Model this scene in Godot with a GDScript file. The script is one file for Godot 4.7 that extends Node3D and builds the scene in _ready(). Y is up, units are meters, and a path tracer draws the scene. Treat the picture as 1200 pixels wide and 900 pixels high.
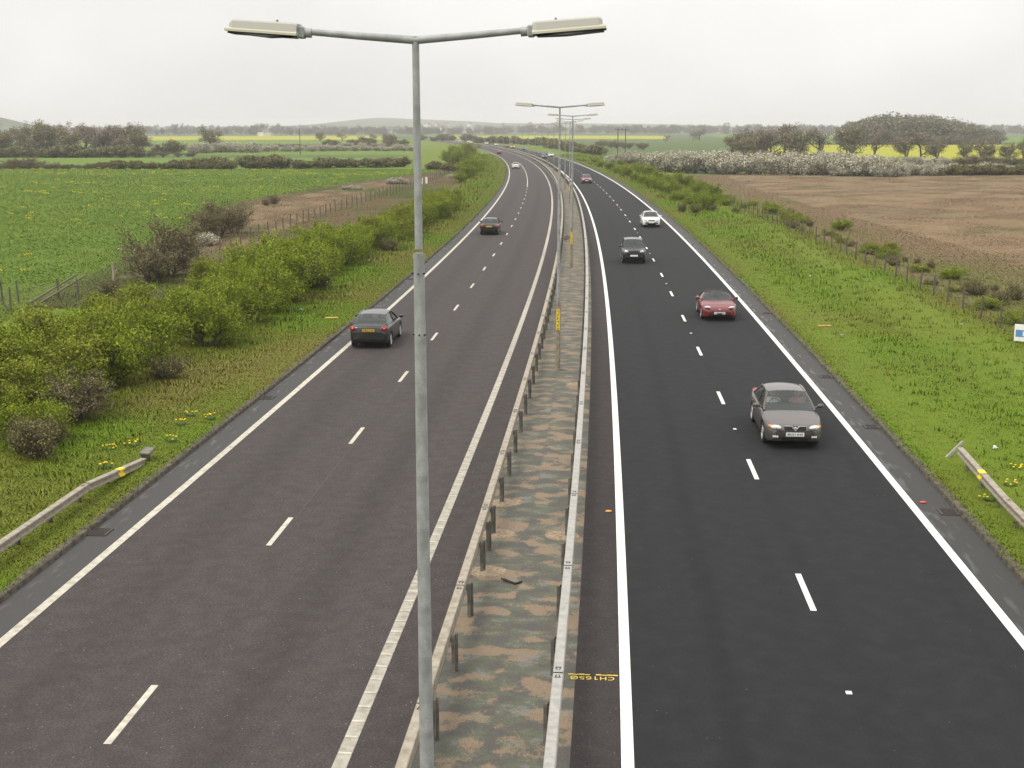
extends Node3D
# A dual carriageway seen from a footbridge on an overcast spring day.
# World: x to the right, y up, z towards the viewer; "far" below means metres along -z from under the bridge.

# ---------------------------------------------------------------- shape collector
class MB:
	var v := PackedVector3Array()
	var n := PackedVector3Array()
	var c := PackedColorArray()
	var uv := PackedVector2Array()
	var ix := PackedInt32Array()
	var col := Color(1, 1, 1)

	func vert(p: Vector3, nn: Vector3, t := Vector2.ZERO) -> int:
		v.append(p); n.append(nn); c.append(col); uv.append(t)
		return v.size() - 1

	# corners counter-clockwise as seen from outside
	func quad(a: Vector3, b: Vector3, d: Vector3, e: Vector3) -> void:
		var nn := (b - a).cross(e - a).normalized()
		var i := v.size()
		v.append(a); v.append(b); v.append(d); v.append(e)
		for k in 4:
			n.append(nn); c.append(col); uv.append(Vector2(k & 1, k >> 1))
		ix.append(i); ix.append(i + 2); ix.append(i + 1); ix.append(i); ix.append(i + 3); ix.append(i + 2)

	func tri(a: Vector3, b: Vector3, d: Vector3) -> void:
		var nn := (b - a).cross(d - a).normalized()
		var i := v.size()
		v.append(a); v.append(b); v.append(d)
		for k in 3:
			n.append(nn); c.append(col); uv.append(Vector2.ZERO)
		ix.append(i); ix.append(i + 2); ix.append(i + 1)

	func poly(pts: Array, out: Vector3) -> void:
		var nn: Vector3 = (pts[1] - pts[0]).cross(pts[2] - pts[0])
		if nn.dot(out) < 0:
			pts = pts.duplicate()
			pts.reverse()
		if pts.size() == 3:
			tri(pts[0], pts[1], pts[2])
		else:
			quad(pts[0], pts[1], pts[2], pts[3])

	# chamfered box
	func box(at: Vector3, size: Vector3, bev := 0.0, bas := Basis.IDENTITY) -> void:
		var h := size * 0.5
		if bev <= 0.0:
			for a in 3:
				for s in [-1.0, 1.0]:
					var o := Vector3.ZERO
					o[a] = s
					var p := []
					for q in [[-1, -1], [1, -1], [1, 1], [-1, 1]]:
						var x := Vector3.ZERO
						x[a] = s * h[a]; x[(a + 1) % 3] = q[0] * h[(a + 1) % 3]; x[(a + 2) % 3] = q[1] * h[(a + 2) % 3]
						p.append(at + bas * x)
					poly(p, bas * o)
			return
		var pt := func(s: Vector3, a: int) -> Vector3:
			var x := Vector3.ZERO
			for k in 3:
				x[k] = s[k] * (h[k] if k == a else h[k] - bev)
			return at + bas * x
		for a in 3:
			var b := (a + 1) % 3
			var d := (a + 2) % 3
			for s in [-1.0, 1.0]:
				var p := []
				for q in [[-1, -1], [1, -1], [1, 1], [-1, 1]]:
					var x := Vector3.ZERO
					x[a] = s; x[b] = q[0]; x[d] = q[1]
					p.append(pt.call(x, a))
				var o := Vector3.ZERO
				o[a] = s
				poly(p, bas * o)
				for s2 in [-1.0, 1.0]:
					var p0 := Vector3.ZERO
					p0[a] = s; p0[b] = s2; p0[d] = -1
					var p1 := p0
					p1[d] = 1
					poly([pt.call(p0, a), pt.call(p1, a), pt.call(p1, b), pt.call(p0, b)], bas * (p0 + p1))
		for sx in [-1.0, 1.0]:
			for sy in [-1.0, 1.0]:
				for sz in [-1.0, 1.0]:
					var s := Vector3(sx, sy, sz)
					poly([pt.call(s, 0), pt.call(s, 1), pt.call(s, 2)], bas * s)

	# smooth tube along points
	func tube(pts: PackedVector3Array, rad: PackedFloat32Array, sides := 6, cap := true) -> void:
		var m := pts.size()
		var up := Vector3(0.31, 0.2, 0.93)
		var start := v.size()
		for i in m:
			var d := (pts[mini(i + 1, m - 1)] - pts[maxi(i - 1, 0)]).normalized()
			var x := d.cross(up)
			if x.length() < 0.05:
				x = d.cross(Vector3.RIGHT)
			x = x.normalized()
			var y := d.cross(x)
			for k in sides:
				var a := TAU * k / sides
				var o := x * cos(a) + y * sin(a)
				vert(pts[i] + o * rad[i], o)
		for i in m - 1:
			for k in sides:
				var a := start + i * sides + k
				var b := start + i * sides + (k + 1) % sides
				ix.append(a); ix.append(a + sides); ix.append(b)
				ix.append(b); ix.append(a + sides); ix.append(b + sides)
		if cap:
			for e in [0, m - 1]:
				var d := (pts[e] - pts[1 if e == 0 else m - 2]).normalized()
				var cc := vert(pts[e], d)
				var ring := []
				for k in sides:
					ring.append(vert(v[start + e * sides + k], d))
				for k in sides:
					var a: int = ring[k]
					var b: int = ring[(k + 1) % sides]
					if (v[a] - v[cc]).cross(v[b] - v[cc]).dot(d) > 0:
						ix.append(cc); ix.append(b); ix.append(a)
					else:
						ix.append(cc); ix.append(a); ix.append(b)

	func bar(a: Vector3, b: Vector3, ra: float, rb: float, sides := 6) -> void:
		tube(PackedVector3Array([a, b]), PackedFloat32Array([ra, rb]), sides)

	# grid of points with smooth normals; rows[i][k]; hint gives the outside
	func grid(rows: Array, centre: Vector3, uvs := false) -> void:
		var m := rows.size()
		var w: int = rows[0].size()
		var start := v.size()
		for i in m:
			for k in w:
				var du: Vector3 = rows[i][mini(k + 1, w - 1)] - rows[i][maxi(k - 1, 0)]
				var dv: Vector3 = rows[mini(i + 1, m - 1)][k] - rows[maxi(i - 1, 0)][k]
				var nn := du.cross(dv).normalized()
				if nn.dot(rows[i][k] - centre) < 0:
					nn = -nn
				vert(rows[i][k], nn, Vector2(float(k) / (w - 1), float(i) / (m - 1)) if uvs else Vector2.ZERO)
		for i in m - 1:
			for k in w - 1:
				quad_ix(start + i * w + k, start + i * w + k + 1, start + (i + 1) * w + k + 1, start + (i + 1) * w + k)

	func quad_ix(a: int, b: int, d: int, e: int) -> void:
		if (v[d] - v[a]).cross(v[e] - v[b]).dot(n[a] + n[b] + n[d] + n[e]) > 0:
			ix.append(a); ix.append(d); ix.append(b); ix.append(a); ix.append(e); ix.append(d)
		else:
			ix.append(a); ix.append(b); ix.append(d); ix.append(a); ix.append(d); ix.append(e)

	func ball(at: Vector3, r: Vector3, nu := 10, nv := 6, bas := Basis.IDENTITY) -> void:
		var start := v.size()
		for i in nv + 1:
			var t := PI * i / nv
			for k in nu + 1:
				var a := TAU * k / nu
				var d := Vector3(sin(t) * cos(a), cos(t), sin(t) * sin(a))
				vert(at + bas * (d * r), (bas * (d / r)).normalized())
		for i in nv:
			for k in nu:
				quad_ix(start + i * (nu + 1) + k, start + i * (nu + 1) + k + 1, start + (i + 1) * (nu + 1) + k + 1, start + (i + 1) * (nu + 1) + k)

	# turned shape round the x axis: profile of (x, radius)
	func lathe_x(at: Vector3, prof: Array, sides := 18) -> void:
		var rows := []
		for q in prof:
			var r := []
			for k in sides + 1:
				var a := TAU * k / sides
				r.append(at + Vector3(q[0], q[1] * cos(a), q[1] * sin(a)))
			rows.append(r)
		for i in prof.size() - 1:
			for k in sides:
				var m := Vector3(0, cos(TAU * (k + 0.5) / sides), sin(TAU * (k + 0.5) / sides))
				var dx: float = prof[i + 1][0] - prof[i][0]
				var dr: float = prof[i + 1][1] - prof[i][1]
				var o := m * dx - Vector3(dr, 0, 0)
				poly([rows[i][k], rows[i][k + 1], rows[i + 1][k + 1], rows[i + 1][k]], o)

	func mesh(m: Material) -> ArrayMesh:
		var a := []
		a.resize(Mesh.ARRAY_MAX)
		a[Mesh.ARRAY_VERTEX] = v; a[Mesh.ARRAY_NORMAL] = n; a[Mesh.ARRAY_COLOR] = c
		a[Mesh.ARRAY_TEX_UV] = uv; a[Mesh.ARRAY_INDEX] = ix
		var am := ArrayMesh.new()
		am.add_surface_from_arrays(Mesh.PRIMITIVE_TRIANGLES, a)
		am.surface_set_material(0, m)
		return am

# ---------------------------------------------------------------- naming and placing
var taken := {}
var rng := RandomNumberGenerator.new()
var M := {}

func numbered(called: String) -> String:
	var k: int = taken.get(called, 0)
	taken[called] = k + 1
	return called if k == 0 else "%s_%03d" % [called, k]

func thing(called: String, label: String, category: String, at := Vector3.ZERO, turn := 0.0, group := "") -> Node3D:
	var o := Node3D.new()
	o.name = numbered(called)
	add_child(o)
	o.position = at
	o.rotation.y = turn
	tag(o, label, category, group)
	return o

func tag(o: Node, label: String, category: String, group := "") -> void:
	o.set_meta("label", label)
	o.set_meta("category", category)
	if group != "":
		o.set_meta("group", group)

func part(called: String, mesh: Mesh, parent: Node, at := Vector3.ZERO, turn := 0.0) -> MeshInstance3D:
	var o := MeshInstance3D.new()
	o.name = called
	o.mesh = mesh
	parent.add_child(o, true)
	o.position = at
	if turn != 0.0:
		o.rotation.y = turn
	return o

func single(called: String, mesh: Mesh, label: String, category: String, at := Vector3.ZERO, turn := 0.0, group := "") -> MeshInstance3D:
	var o := part(numbered(called), mesh, self, at, turn)
	tag(o, label, category, group)
	return o

func setting(called: String, mesh: Mesh, label := "") -> MeshInstance3D:
	var o := part(numbered(called), mesh, self)
	o.set_meta("kind", "structure")
	if label != "":
		o.set_meta("label", label)
	return o

# many copies of one small mesh that nobody could count
func stuff(called: String, mesh: Mesh, xf: PackedFloat32Array, label: String, category: String) -> void:
	var mm := MultiMesh.new()
	mm.transform_format = MultiMesh.TRANSFORM_3D
	mm.use_colors = true
	mm.mesh = mesh
	mm.instance_count = xf.size() / 16
	mm.buffer = xf
	var o := MultiMeshInstance3D.new()
	o.name = numbered(called)
	o.multimesh = mm
	add_child(o)
	o.set_meta("kind", "stuff")
	tag(o, label, category)

func push(xf: PackedFloat32Array, at: Vector3, turn: float, s: float, sy: float, col: Color) -> void:
	var ca := cos(turn) * s
	var sa := sin(turn) * s
	xf.append_array(PackedFloat32Array([ca, 0, sa, at.x, 0, sy, 0, at.y, -sa, 0, ca, at.z, col.r, col.g, col.b, 1]))

# ---------------------------------------------------------------- the line of the road
# lateral place of the left carriageway's lane line, found from the photograph's markings
func lane(far: float) -> float:
	var t := far / 100.0
	return ((0.02395836 * t - 1.77038322) * t + 8.4500743) * t - 7.53147147

func slope(far: float) -> float:
	var t := far / 100.0
	return ((0.07187508 * t - 3.54076644) * t + 8.4500743) / 100.0

func road(far: float, off: float, y := 0.0) -> Vector3:
	var s := slope(far)
	var k := 1.0 / sqrt(1.0 + s * s)
	return Vector3(lane(far) + off * k, y, -(far - off * s * k))

func heading(far: float) -> float:   # turn about y that makes local -z run along the road
	return -atan(slope(far))

# ---------------------------------------------------------------- materials
func lin(r: float, g: float, b: float) -> Color:
	return Color(r, g, b).linear_to_srgb()

func mat(r: float, g: float, b: float, rough := 0.7, metal := 0.0) -> StandardMaterial3D:
	var m := StandardMaterial3D.new()
	m.albedo_color = lin(r, g, b)
	m.roughness = rough
	m.metallic = metal
	return m

func leaf_mat(back: Color) -> StandardMaterial3D:
	var m := StandardMaterial3D.new()
	m.vertex_color_use_as_albedo = true
	m.roughness = 0.7
	m.metallic_specular = 0.25
	m.cull_mode = BaseMaterial3D.CULL_DISABLED
	m.backlight_enabled = true
	m.backlight = back
	return m

func noise(freq: float, seed_: int, oct := 4, type := FastNoiseLite.TYPE_SIMPLEX_SMOOTH) -> FastNoiseLite:
	var f := FastNoiseLite.new()
	f.noise_type = type
	f.frequency = freq
	f.seed = seed_
	f.fractal_octaves = oct
	return f

# grey image of seamless noise, as bytes
func noise_bytes(w: int, h: int, freq: float, seed_: int, oct := 4) -> PackedByteArray:
	var im := noise(freq, seed_, oct).get_seamless_image(w, h)
	im.convert(Image.FORMAT_L8)
	return im.get_data()

# the same with features pressed flat along the second axis
func squashed(w: int, h: int, freq: float, seed_: int, oct := 4) -> PackedByteArray:
	var im := noise(freq, seed_, oct).get_seamless_image(w, h * 2)
	im.convert(Image.FORMAT_L8)
	im.resize(w, h, Image.INTERPOLATE_BILINEAR)
	return im.get_data()

func tex(w: int, h: int, rgb: PackedByteArray) -> ImageTexture:
	var im := Image.create_from_data(w, h, false, Image.FORMAT_RGB8, rgb)
	im.generate_mipmaps()
	return ImageTexture.create_from_image(im)

# colours (linear, darkest to lightest) looked up by noise, with a grain of single pixels
func ground_tex(size: int, stops: Array, freq: float, grain: float, seed_: int, chips := 0.0) -> ImageTexture:
	var a := noise_bytes(size, size, freq, seed_, 5)
	var b := noise_bytes(size, size, freq * 9.0, seed_ + 1, 2)
	var lut := []
	for i in 256:
		var t := clampf((i / 255.0 - 0.15) / 0.7, 0.0, 1.0) * (stops.size() - 1)
		var k := mini(int(t), stops.size() - 2)
		lut.append((stops[k] as Color).lerp(stops[k + 1], t - k))
	var r := RandomNumberGenerator.new()
	r.seed = seed_
	var o := PackedByteArray()
	o.resize(size * size * 3)
	for i in size * size:
		var q: Color = lut[a[i]]
		var g := 1.0 + (r.randf() - 0.5) * 2.0 * grain + (b[i] / 255.0 - 0.5) * grain * 1.6
		q = Color(q.r * g, q.g * g, q.b * g).linear_to_srgb()
		o[i * 3] = clampi(int(q.r * 255), 0, 255); o[i * 3 + 1] = clampi(int(q.g * 255), 0, 255); o[i * 3 + 2] = clampi(int(q.b * 255), 0, 255)
	for i in int(chips * size * size):      # pale chips of stone, a few texels each
		var x := r.randi() % (size - 3)
		var y := r.randi() % (size - 3)
		var l := r.randi_range(95, 175)
		for k in r.randi_range(3, 7):
			var at := ((y + r.randi() % 3) * size + x + r.randi() % 3) * 3
			o[at] = l; o[at + 1] = l - 4; o[at + 2] = l - 10
	return tex(size, size, o)

func world_mat(t: Texture2D, tile: float, rough := 0.9) -> StandardMaterial3D:
	var m := StandardMaterial3D.new()
	m.albedo_texture = t
	m.roughness = rough
	m.metallic_specular = 0.25
	m.uv1_triplanar = true
	m.uv1_world_triplanar = true
	m.uv1_scale = Vector3.ONE / tile
	m.vertex_color_use_as_albedo = true
	return m

# ---------------------------------------------------------------- scene
func _ready() -> void:
	rng.seed = 20080425
	var cam := Camera3D.new()
	cam.name = "camera"
	add_child(cam)
	cam.position = Vector3(0, 9.15, 0)
	cam.rotation.x = -atan(300.0 / 1430.0)
	cam.fov = rad_to_deg(2.0 * atan(450.0 / 1430.0))
	cam.near = 0.1
	cam.far = 9000.0
	cam.current = true

	var env := Environment.new()
	env.background_mode = Environment.BG_SKY
	env.sky = Sky.new()
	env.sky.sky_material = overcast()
	env.tonemap_mode = Environment.TONE_MAPPER_LINEAR
	env.tonemap_exposure = 1.3
	env.sdfgi_enabled = true
	env.ssao_enabled = true
	env.ssil_enabled = true
	env.fog_enabled = true
	env.fog_density = 0.00024
	env.fog_light_color = Color(0.95, 0.95, 0.94)
	var we := WorldEnvironment.new()
	we.name = "environment"
	we.environment = env
	add_child(we)

	var sun := DirectionalLight3D.new()
	sun.name = "sun"
	add_child(sun)
	sun.rotation = Vector3(deg_to_rad(-56), deg_to_rad(-62), 0)
	sun.light_color = Color(1.0, 0.97, 0.92)
	sun.light_energy = 0.5
	sun.light_angular_distance = 24.0
	sun.shadow_enabled = true

	build_ground()
	build_barriers()
	build_lamps()
	build_fences()
	build_cars()
	build_plants()
	build_grass()
	build_small()

# overcast of soft broad cloud, unseen zenith made far brighter to lift ground light
func overcast() -> PanoramaSkyMaterial:
	var w := 1024
	var h := 512
	var a := noise_bytes(w, h, 0.006, 301, 5)
	var fine := squashed(w, h, 0.018, 302, 4)
	var img := Image.create(w, h, false, Image.FORMAT_RGBF)
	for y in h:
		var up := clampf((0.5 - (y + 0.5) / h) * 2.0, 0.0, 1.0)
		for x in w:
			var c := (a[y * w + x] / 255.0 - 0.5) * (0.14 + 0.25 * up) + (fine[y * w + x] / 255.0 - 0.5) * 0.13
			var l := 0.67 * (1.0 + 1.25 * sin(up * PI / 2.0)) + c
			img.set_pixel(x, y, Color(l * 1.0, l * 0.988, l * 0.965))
	var m := PanoramaSkyMaterial.new()
	m.panorama = ImageTexture.create_from_image(img)
	return m

# ---------------------------------------------------------------- ground, fields and road
# a sheet laid along the road between two offsets, with noise-tinted vertices
func ribbon(from: float, to: float, step: float, offs: PackedFloat32Array, ys: PackedFloat32Array, m: Material, tint: Callable, length_tile := 0.0, far_step := 0.0) -> ArrayMesh:
	var b := MB.new()
	var fars := PackedFloat32Array()
	var z := from
	while z < to:
		fars.append(z)
		z += step if far_step == 0.0 or z < 160.0 else far_step
	fars.append(to)
	var w := offs.size()
	var wide := offs[w - 1] - offs[0]
	for f in fars:
		for k in w:
			b.col = tint.call(f, offs[k])
			b.vert(road(f, offs[k], ys[k]), Vector3.UP, Vector2((offs[k] - offs[0]) / wide, f / length_tile if length_tile > 0.0 else 0.0))
	for i in fars.size() - 1:
		for k in w - 1:
			b.quad_ix(i * w + k, i * w + k + 1, (i + 1) * w + k + 1, (i + 1) * w + k)
	return b.mesh(m)

func flat(n: int, y: float) -> PackedFloat32Array:
	var a := PackedFloat32Array()
	a.resize(n)
	a.fill(y)
	return a

func spread(a: float, b: float, n: int) -> PackedFloat32Array:
	var o := PackedFloat32Array()
	for i in n + 1:
		o.append(lerpf(a, b, float(i) / n))
	return o

# solid strip with a cross-section (offset, height) swept along the road
func sweep(from: float, to: float, step: float, prof: Array, m: Material) -> ArrayMesh:
	var b := MB.new()
	var steps := maxi(1, int(ceil((to - from) / step)))
	for k in prof.size() - 1:
		for i in steps:
			var f0 := lerpf(from, to, float(i) / steps)
			var f1 := lerpf(from, to, float(i + 1) / steps)
			b.quad(road(f0, prof[k].x, prof[k].y), road(f0, prof[k + 1].x, prof[k + 1].y), road(f1, prof[k + 1].x, prof[k + 1].y), road(f1, prof[k].x, prof[k].y))
	return b.mesh(m)

# a field between two edges given as points (x, far)
func field(called: String, a: Array, e: Array, nu: int, nv: int, y: float, bump: float, m: Material, tint: Callable, label: String) -> void:
	var b := MB.new()
	var nz := noise(0.05, 77, 3)
	var rows := []
	var at := func(l: Array, t: float) -> Vector2:
		var k := mini(int(t * (l.size() - 1)), l.size() - 2)
		return l[k].lerp(l[k + 1], t * (l.size() - 1) - k)
	for i in nv + 1:
		var p: Vector2 = at.call(a, float(i) / nv)
		var q: Vector2 = at.call(e, float(i) / nv)
		for k in nu + 1:
			var r := p.lerp(q, float(k) / nu)
			var edge := i == 0 or k == 0 or i == nv or k == nu
			b.col = tint.call(r.x, r.y)
			b.vert(Vector3(r.x, -0.12 if edge else y + bump * nz.get_noise_2d(r.x * 6.0, r.y * 6.0), -r.y), Vector3.UP)
	for i in nv:
		for k in nu:
			b.quad_ix(i * (nu + 1) + k, i * (nu + 1) + k + 1, (i + 1) * (nu + 1) + k + 1, (i + 1) * (nu + 1) + k)
	setting(called, b.mesh(m), label)

var patches := noise(0.02, 5, 4)
var streaks := noise(0.01, 9, 3)

func tinted(lo: float, hi: float, fx: float, fy: float, seed_off := 0.0) -> Callable:
	return func(f: float, o: float) -> Color:
		var t := clampf(patches.get_noise_2d(f * fx + seed_off, o * fy - seed_off) * 0.9 + 0.5, 0.0, 1.0)
		var g := lerpf(lo, hi, t)
		return Color(g, g, g)

func build_ground() -> void:
	# base sheet to the horizon
	var b := MB.new()
	for i in 41:
		for k in 41:
			var x := -5200.0 + 260.0 * k
			var z := 300.0 - 130.0 * i
			var t := patches.get_noise_2d(x * 0.06, z * 0.06) + 0.5
			b.col = Color(lerpf(0.7, 1.15, t), lerpf(0.75, 1.1, t), lerpf(0.7, 1.0, t))
			b.vert(Vector3(x, -0.12, z), Vector3.UP)
	for i in 40:
		for k in 40:
			b.quad_ix(i * 41 + k, i * 41 + k + 1, (i + 1) * 41 + k + 1, (i + 1) * 41 + k)
	setting("ground", b.mesh(world_mat(ground_tex(512, [Color(0.045, 0.07, 0.02), Color(0.07, 0.11, 0.03), Color(0.1, 0.13, 0.045)], 0.02, 0.25, 11), 60.0)))

	# carriageways
	var old := ground_tex(1024, [Color(0.052, 0.0445, 0.044), Color(0.058, 0.050, 0.0495), Color(0.064, 0.056, 0.055)], 0.012, 0.36, 21, 0.0005)
	var new_ := ground_tex(1024, [Color(0.0185, 0.019, 0.0205), Color(0.0205, 0.021, 0.0225), Color(0.0235, 0.024, 0.0255)], 0.01, 0.16, 22, 0.00002)
	M.old_road = world_mat(old, 7.0, 0.85)
	M.new_road = world_mat(new_, 6.3, 0.85)
	var worn := func(f: float, o: float) -> Color:
		var g := 1.0 + 0.05 * patches.get_noise_2d(f * 0.4, o * 6.0) + 0.10 * streaks.get_noise_2d(f * 0.25, o * 90.0)
		for c in [-1.8, 1.8]:
			g -= 0.11 * exp(-pow((o - c) / 0.55, 2.0))          # oil down the middle of each lane
			for w in [-0.78, 0.78]:
				g += 0.07 * exp(-pow((o - c - w) / 0.25, 2.0))   # polished wheel tracks
		if o > 3.8:
			g *= 0.93 + 0.12 * patches.get_noise_2d(f * 2.0, o * 30.0)
		return Color(g, g * 0.995, g * 0.99)
	var fresh := func(f: float, o: float) -> Color:
		var g := 1.0 + 0.05 * patches.get_noise_2d(f * 0.5, o * 9.0) + 0.22 * streaks.get_noise_2d(f * 0.12, o * 130.0)
		for c in [9.7, 13.3]:
			for w in [-0.78, 0.78]:
				g += 0.8 * exp(-pow((o - c - w) / 0.2, 2.0)) * (0.6 + 0.8 * streaks.get_noise_2d(f * 0.1, c * 50.0 + w * 90.0))
		return Color(g, g, g)
	var left := setting("carriageway_left", ribbon(-6, 1000, 1.6, spread(-3.55, 4.72, 40), flat(41, 0), M.old_road, worn, 0.0, 6.0), "worn brown grey carriageway leading away from the bridge")
	var right := setting("carriageway_right", ribbon(-6, 1000, 1.6, spread(7.76, 15.22, 36), flat(37, 0), M.new_road, fresh, 0.0, 6.0), "newly laid black carriageway leading towards the bridge")
	var strip := setting("hard_strip", ribbon(-6, 1000, 1.6, spread(7.02, 7.76, 5), flat(6, 0), M.old_road, tinted(0.55, 0.8, 1.2, 8.0), 0.0, 6.0), "strip of old tarmac between the central reserve and the new carriageway")

	# wet, silted channels under the kerbs: dry tarmac and smooth wet film by patches
	var wn := noise_bytes(128, 1024, 0.02, 31, 4)
	var wg := PackedByteArray()
	wg.resize(128 * 1024 * 3)
	var wa := PackedByteArray()
	wa.resize(128 * 1024 * 3)
	var rr := RandomNumberGenerator.new()
	rr.seed = 3
	for i in 128 * 1024:
		var u := (i % 128) / 128.0
		var wet := 0.7 * smoothstep(0.58, 0.92, wn[i] / 255.0 + 0.5 * (u - 0.6))
		var q := int(255 * clampf(lerpf(0.9, 0.3, wet), 0, 1))
		var g := lerpf(0.045, 0.04, wet) * (0.8 + 0.4 * rr.randf()) * 1.0
		var s := Color(g, g * 0.96, g * 0.93).linear_to_srgb()
		for k in 3:
			wg[i * 3 + k] = q
			wa[i * 3 + k] = int(s[k] * 255)
	var wm := StandardMaterial3D.new()
	wm.albedo_texture = tex(128, 1024, wa)
	wm.roughness = 1.0
	wm.roughness_texture = tex(128, 1024, wg)
	wm.metallic_specular = 0.5
	wm.vertex_color_use_as_albedo = true
	setting("channel_left", ribbon(-6, 1000, 2.0, PackedFloat32Array([-3.55, -3.9, -4.35]), flat(3, -0.004), wm, tinted(0.8, 1.15, 1.0, 1.0), 31.0, 6.0), "damp patched channel between the white edge line and the kerb")
	setting("channel_right", ribbon(-6, 1000, 2.0, PackedFloat32Array([16.08, 15.6, 15.22]), flat(3, -0.004), wm, tinted(0.75, 1.1, 1.0, 1.0, 40.0), 37.0, 6.0), "damp patched channel beside the new carriageway")

	# painted lines
	var white := ground_tex(256, [Color(0.58, 0.57, 0.54), Color(0.66, 0.65, 0.62), Color(0.7, 0.69, 0.66)], 0.03, 0.07, 41)
	var cream := ground_tex(256, [Color(0.36, 0.33, 0.27), Color(0.46, 0.43, 0.36), Color(0.52, 0.49, 0.42)], 0.03, 0.14, 42)
	M.white_line = world_mat(white, 2.0, 0.6)
	M.cream_line = world_mat(cream, 2.0, 0.65)
	var plain := func(_f: float, _o: float) -> Color: return Color(1, 1, 1)
	part("edge_line", ribbon(-6, 1000, 4.0, PackedFloat32Array([-3.52, -3.32]), flat(2, 0.004), M.cream_line, tinted(0.85, 1.1, 3.0, 1.0), 0.0, 6.0), left)
	var ribbed := part("edge_line", ribbon(-6, 1000, 4.0, PackedFloat32Array([3.55, 3.77]), flat(2, 0.004), M.cream_line, tinted(0.62, 0.85, 3.0, 1.0), 0.0, 6.0), left)
	ribbed.set_meta("label", "dirty cream raised-rib edge line beside the central reserve")
	part("edge_line", ribbon(-6, 1000, 4.0, PackedFloat32Array([7.775, 7.965]), flat(2, 0.004), M.white_line, plain, 0.0, 6.0), right)
	part("edge_line", ribbon(-6, 1000, 4.0, PackedFloat32Array([15.0, 15.2]), flat(2, 0.004), M.white_line, plain, 0.0, 6.0), right)
	var rb := MB.new()
	rb.box(Vector3.ZERO, Vector3(0.21, 0.012, 0.055), 0.004)
	var rib_mesh := rb.mesh(M.cream_line)
	for i in 140:
		part("rib", rib_mesh, left, road(12.0 + 0.5 * i, 3.66, 0.009), heading(12.0 + 0.5 * i))
	part("solid_line", ribbon(196, 330, 4.0, PackedFloat32Array([-0.06, 0.06]), flat(2, 0.004), M.cream_line, plain), left)
	var joint := ground_tex(128, [Color(0.07, 0.062, 0.06), Color(0.085, 0.077, 0.073)], 0.05, 0.2, 44)
	part("lane_joint", ribbon(-6, 190, 4.0, PackedFloat32Array([0.09, 0.13]), flat(2, 0.003), world_mat(joint, 1.0), tinted(0.6, 1.1, 4.0, 1.0)), left)
	var lm := MB.new()
	lm.box(Vector3.ZERO, Vector3(0.12, 0.008, 2.0))
	var dash_l := lm.mesh(M.cream_line)
	var dash_r := lm.mesh(M.white_line)
	for i in 22:
		var f := 9.0 + 9.0 * i
		part("lane_dash", dash_l, left, road(f, 0, 0.001), heading(f))
	for i in 60:
		var f := 6.1 + 9.0 * i
		part("lane_dash", dash_r, right, road(f, 11.55, 0.001), heading(f))
	var sb := MB.new()
	sb.box(Vector3(0, 0.008, 0), Vector3(0.1, 0.022, 0.1), 0.006)
	var stud := sb.mesh(mat(0.75, 0.75, 0.72, 0.35))
	for i in 20:
		part("reflecting_stud", stud, right, road(19.6 + 18.0 * i, 11.55, 0.0), heading(20.0 + 18.0 * i))

	# central reserve: cracked paving with gravel, moss and bare grey patches
	var mw := 256
	var mh := 2048
	var n1 := squashed(mw, mh, 0.007, 51, 6)
	var n2 := squashed(mw, mh, 0.009, 52, 6)
	var n3 := noise_bytes(mw, mh, 0.1, 53, 3)
	var n4 := noise_bytes(mw, mh, 0.006, 54, 3)
	var o := PackedByteArray()
	o.resize(mw * mh * 3)
	for i in mw * mh:
		var fine := (n3[i] / 255.0 - 0.5) + (rr.randf() - 0.5) * 0.6
		var a := n1[i] / 255.0 + fine * 0.20 + 0.34 * (n4[i] / 255.0 - 0.5)
		var e := n2[i] / 255.0 + fine * 0.24
		var grit := rr.randf()
		var q := Color(0.075, 0.07, 0.062)
		q = q.lerp(Color(0.088, 0.093, 0.064), smoothstep(0.38, 0.62, e))
		q = q.lerp(Color(0.215, 0.155, 0.1), 0.85 * smoothstep(0.50, 0.66, a))
		q = q.lerp(Color(0.15, 0.15, 0.145), smoothstep(0.74, 0.8, e) * 0.7)
		var g := 0.72 + 0.56 * grit
		q = Color(q.r * g, q.g * g, q.b * g).linear_to_srgb()
		o[i * 3] = int(q.r * 255); o[i * 3 + 1] = int(q.g * 255); o[i * 3 + 2] = int(q.b * 255)
	var mm := StandardMaterial3D.new()
	mm.albedo_texture = tex(mw, mh, o)
	mm.roughness = 0.92
	mm.vertex_color_use_as_albedo = true
	setting("central_reserve", ribbon(-6, 1000, 1.0, PackedFloat32Array([7.02, 6.6, 6.0, 5.4, 5.0, 4.72]), PackedFloat32Array([0.0, 0.012, 0.03, 0.03, 0.012, 0.0]), mm, tinted(0.8, 1.2, 0.8, 4.0), 24.0, 6.0), "mossy paved central reserve with sandy gravel patches")

	# yellow surveyor's mark on the hard strip
	var paint := mat(0.62, 0.45, 0.06, 0.7)
	var mark := Node3D.new()
	mark.name = "chainage_mark"
	strip.add_child(mark, true)
	var f0 := 19.9
	mark.position = road(f0, 7.28, 0.0)
	mark.rotation.y = heading(f0)
	var ub := MB.new()
	for i in 9:
		if i == 4:
			continue
		ub.box(Vector3(-0.34 + i * 0.095, 0.003, -0.06 + 0.006 * sin(i * 2.3)), Vector3(0.09, 0.006, 0.028 + 0.008 * sin(i * 4.0)), 0.0, Basis(Vector3.UP, 0.05 * sin(i * 3.1)))
	part("paint_line", ub.mesh(paint), mark)
	var tm := TextMesh.new()
	tm.text = "CH165Ø"
	var sf := SystemFont.new()
	sf.font_names = PackedStringArray(["Droid Sans"])
	tm.font = sf
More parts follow.
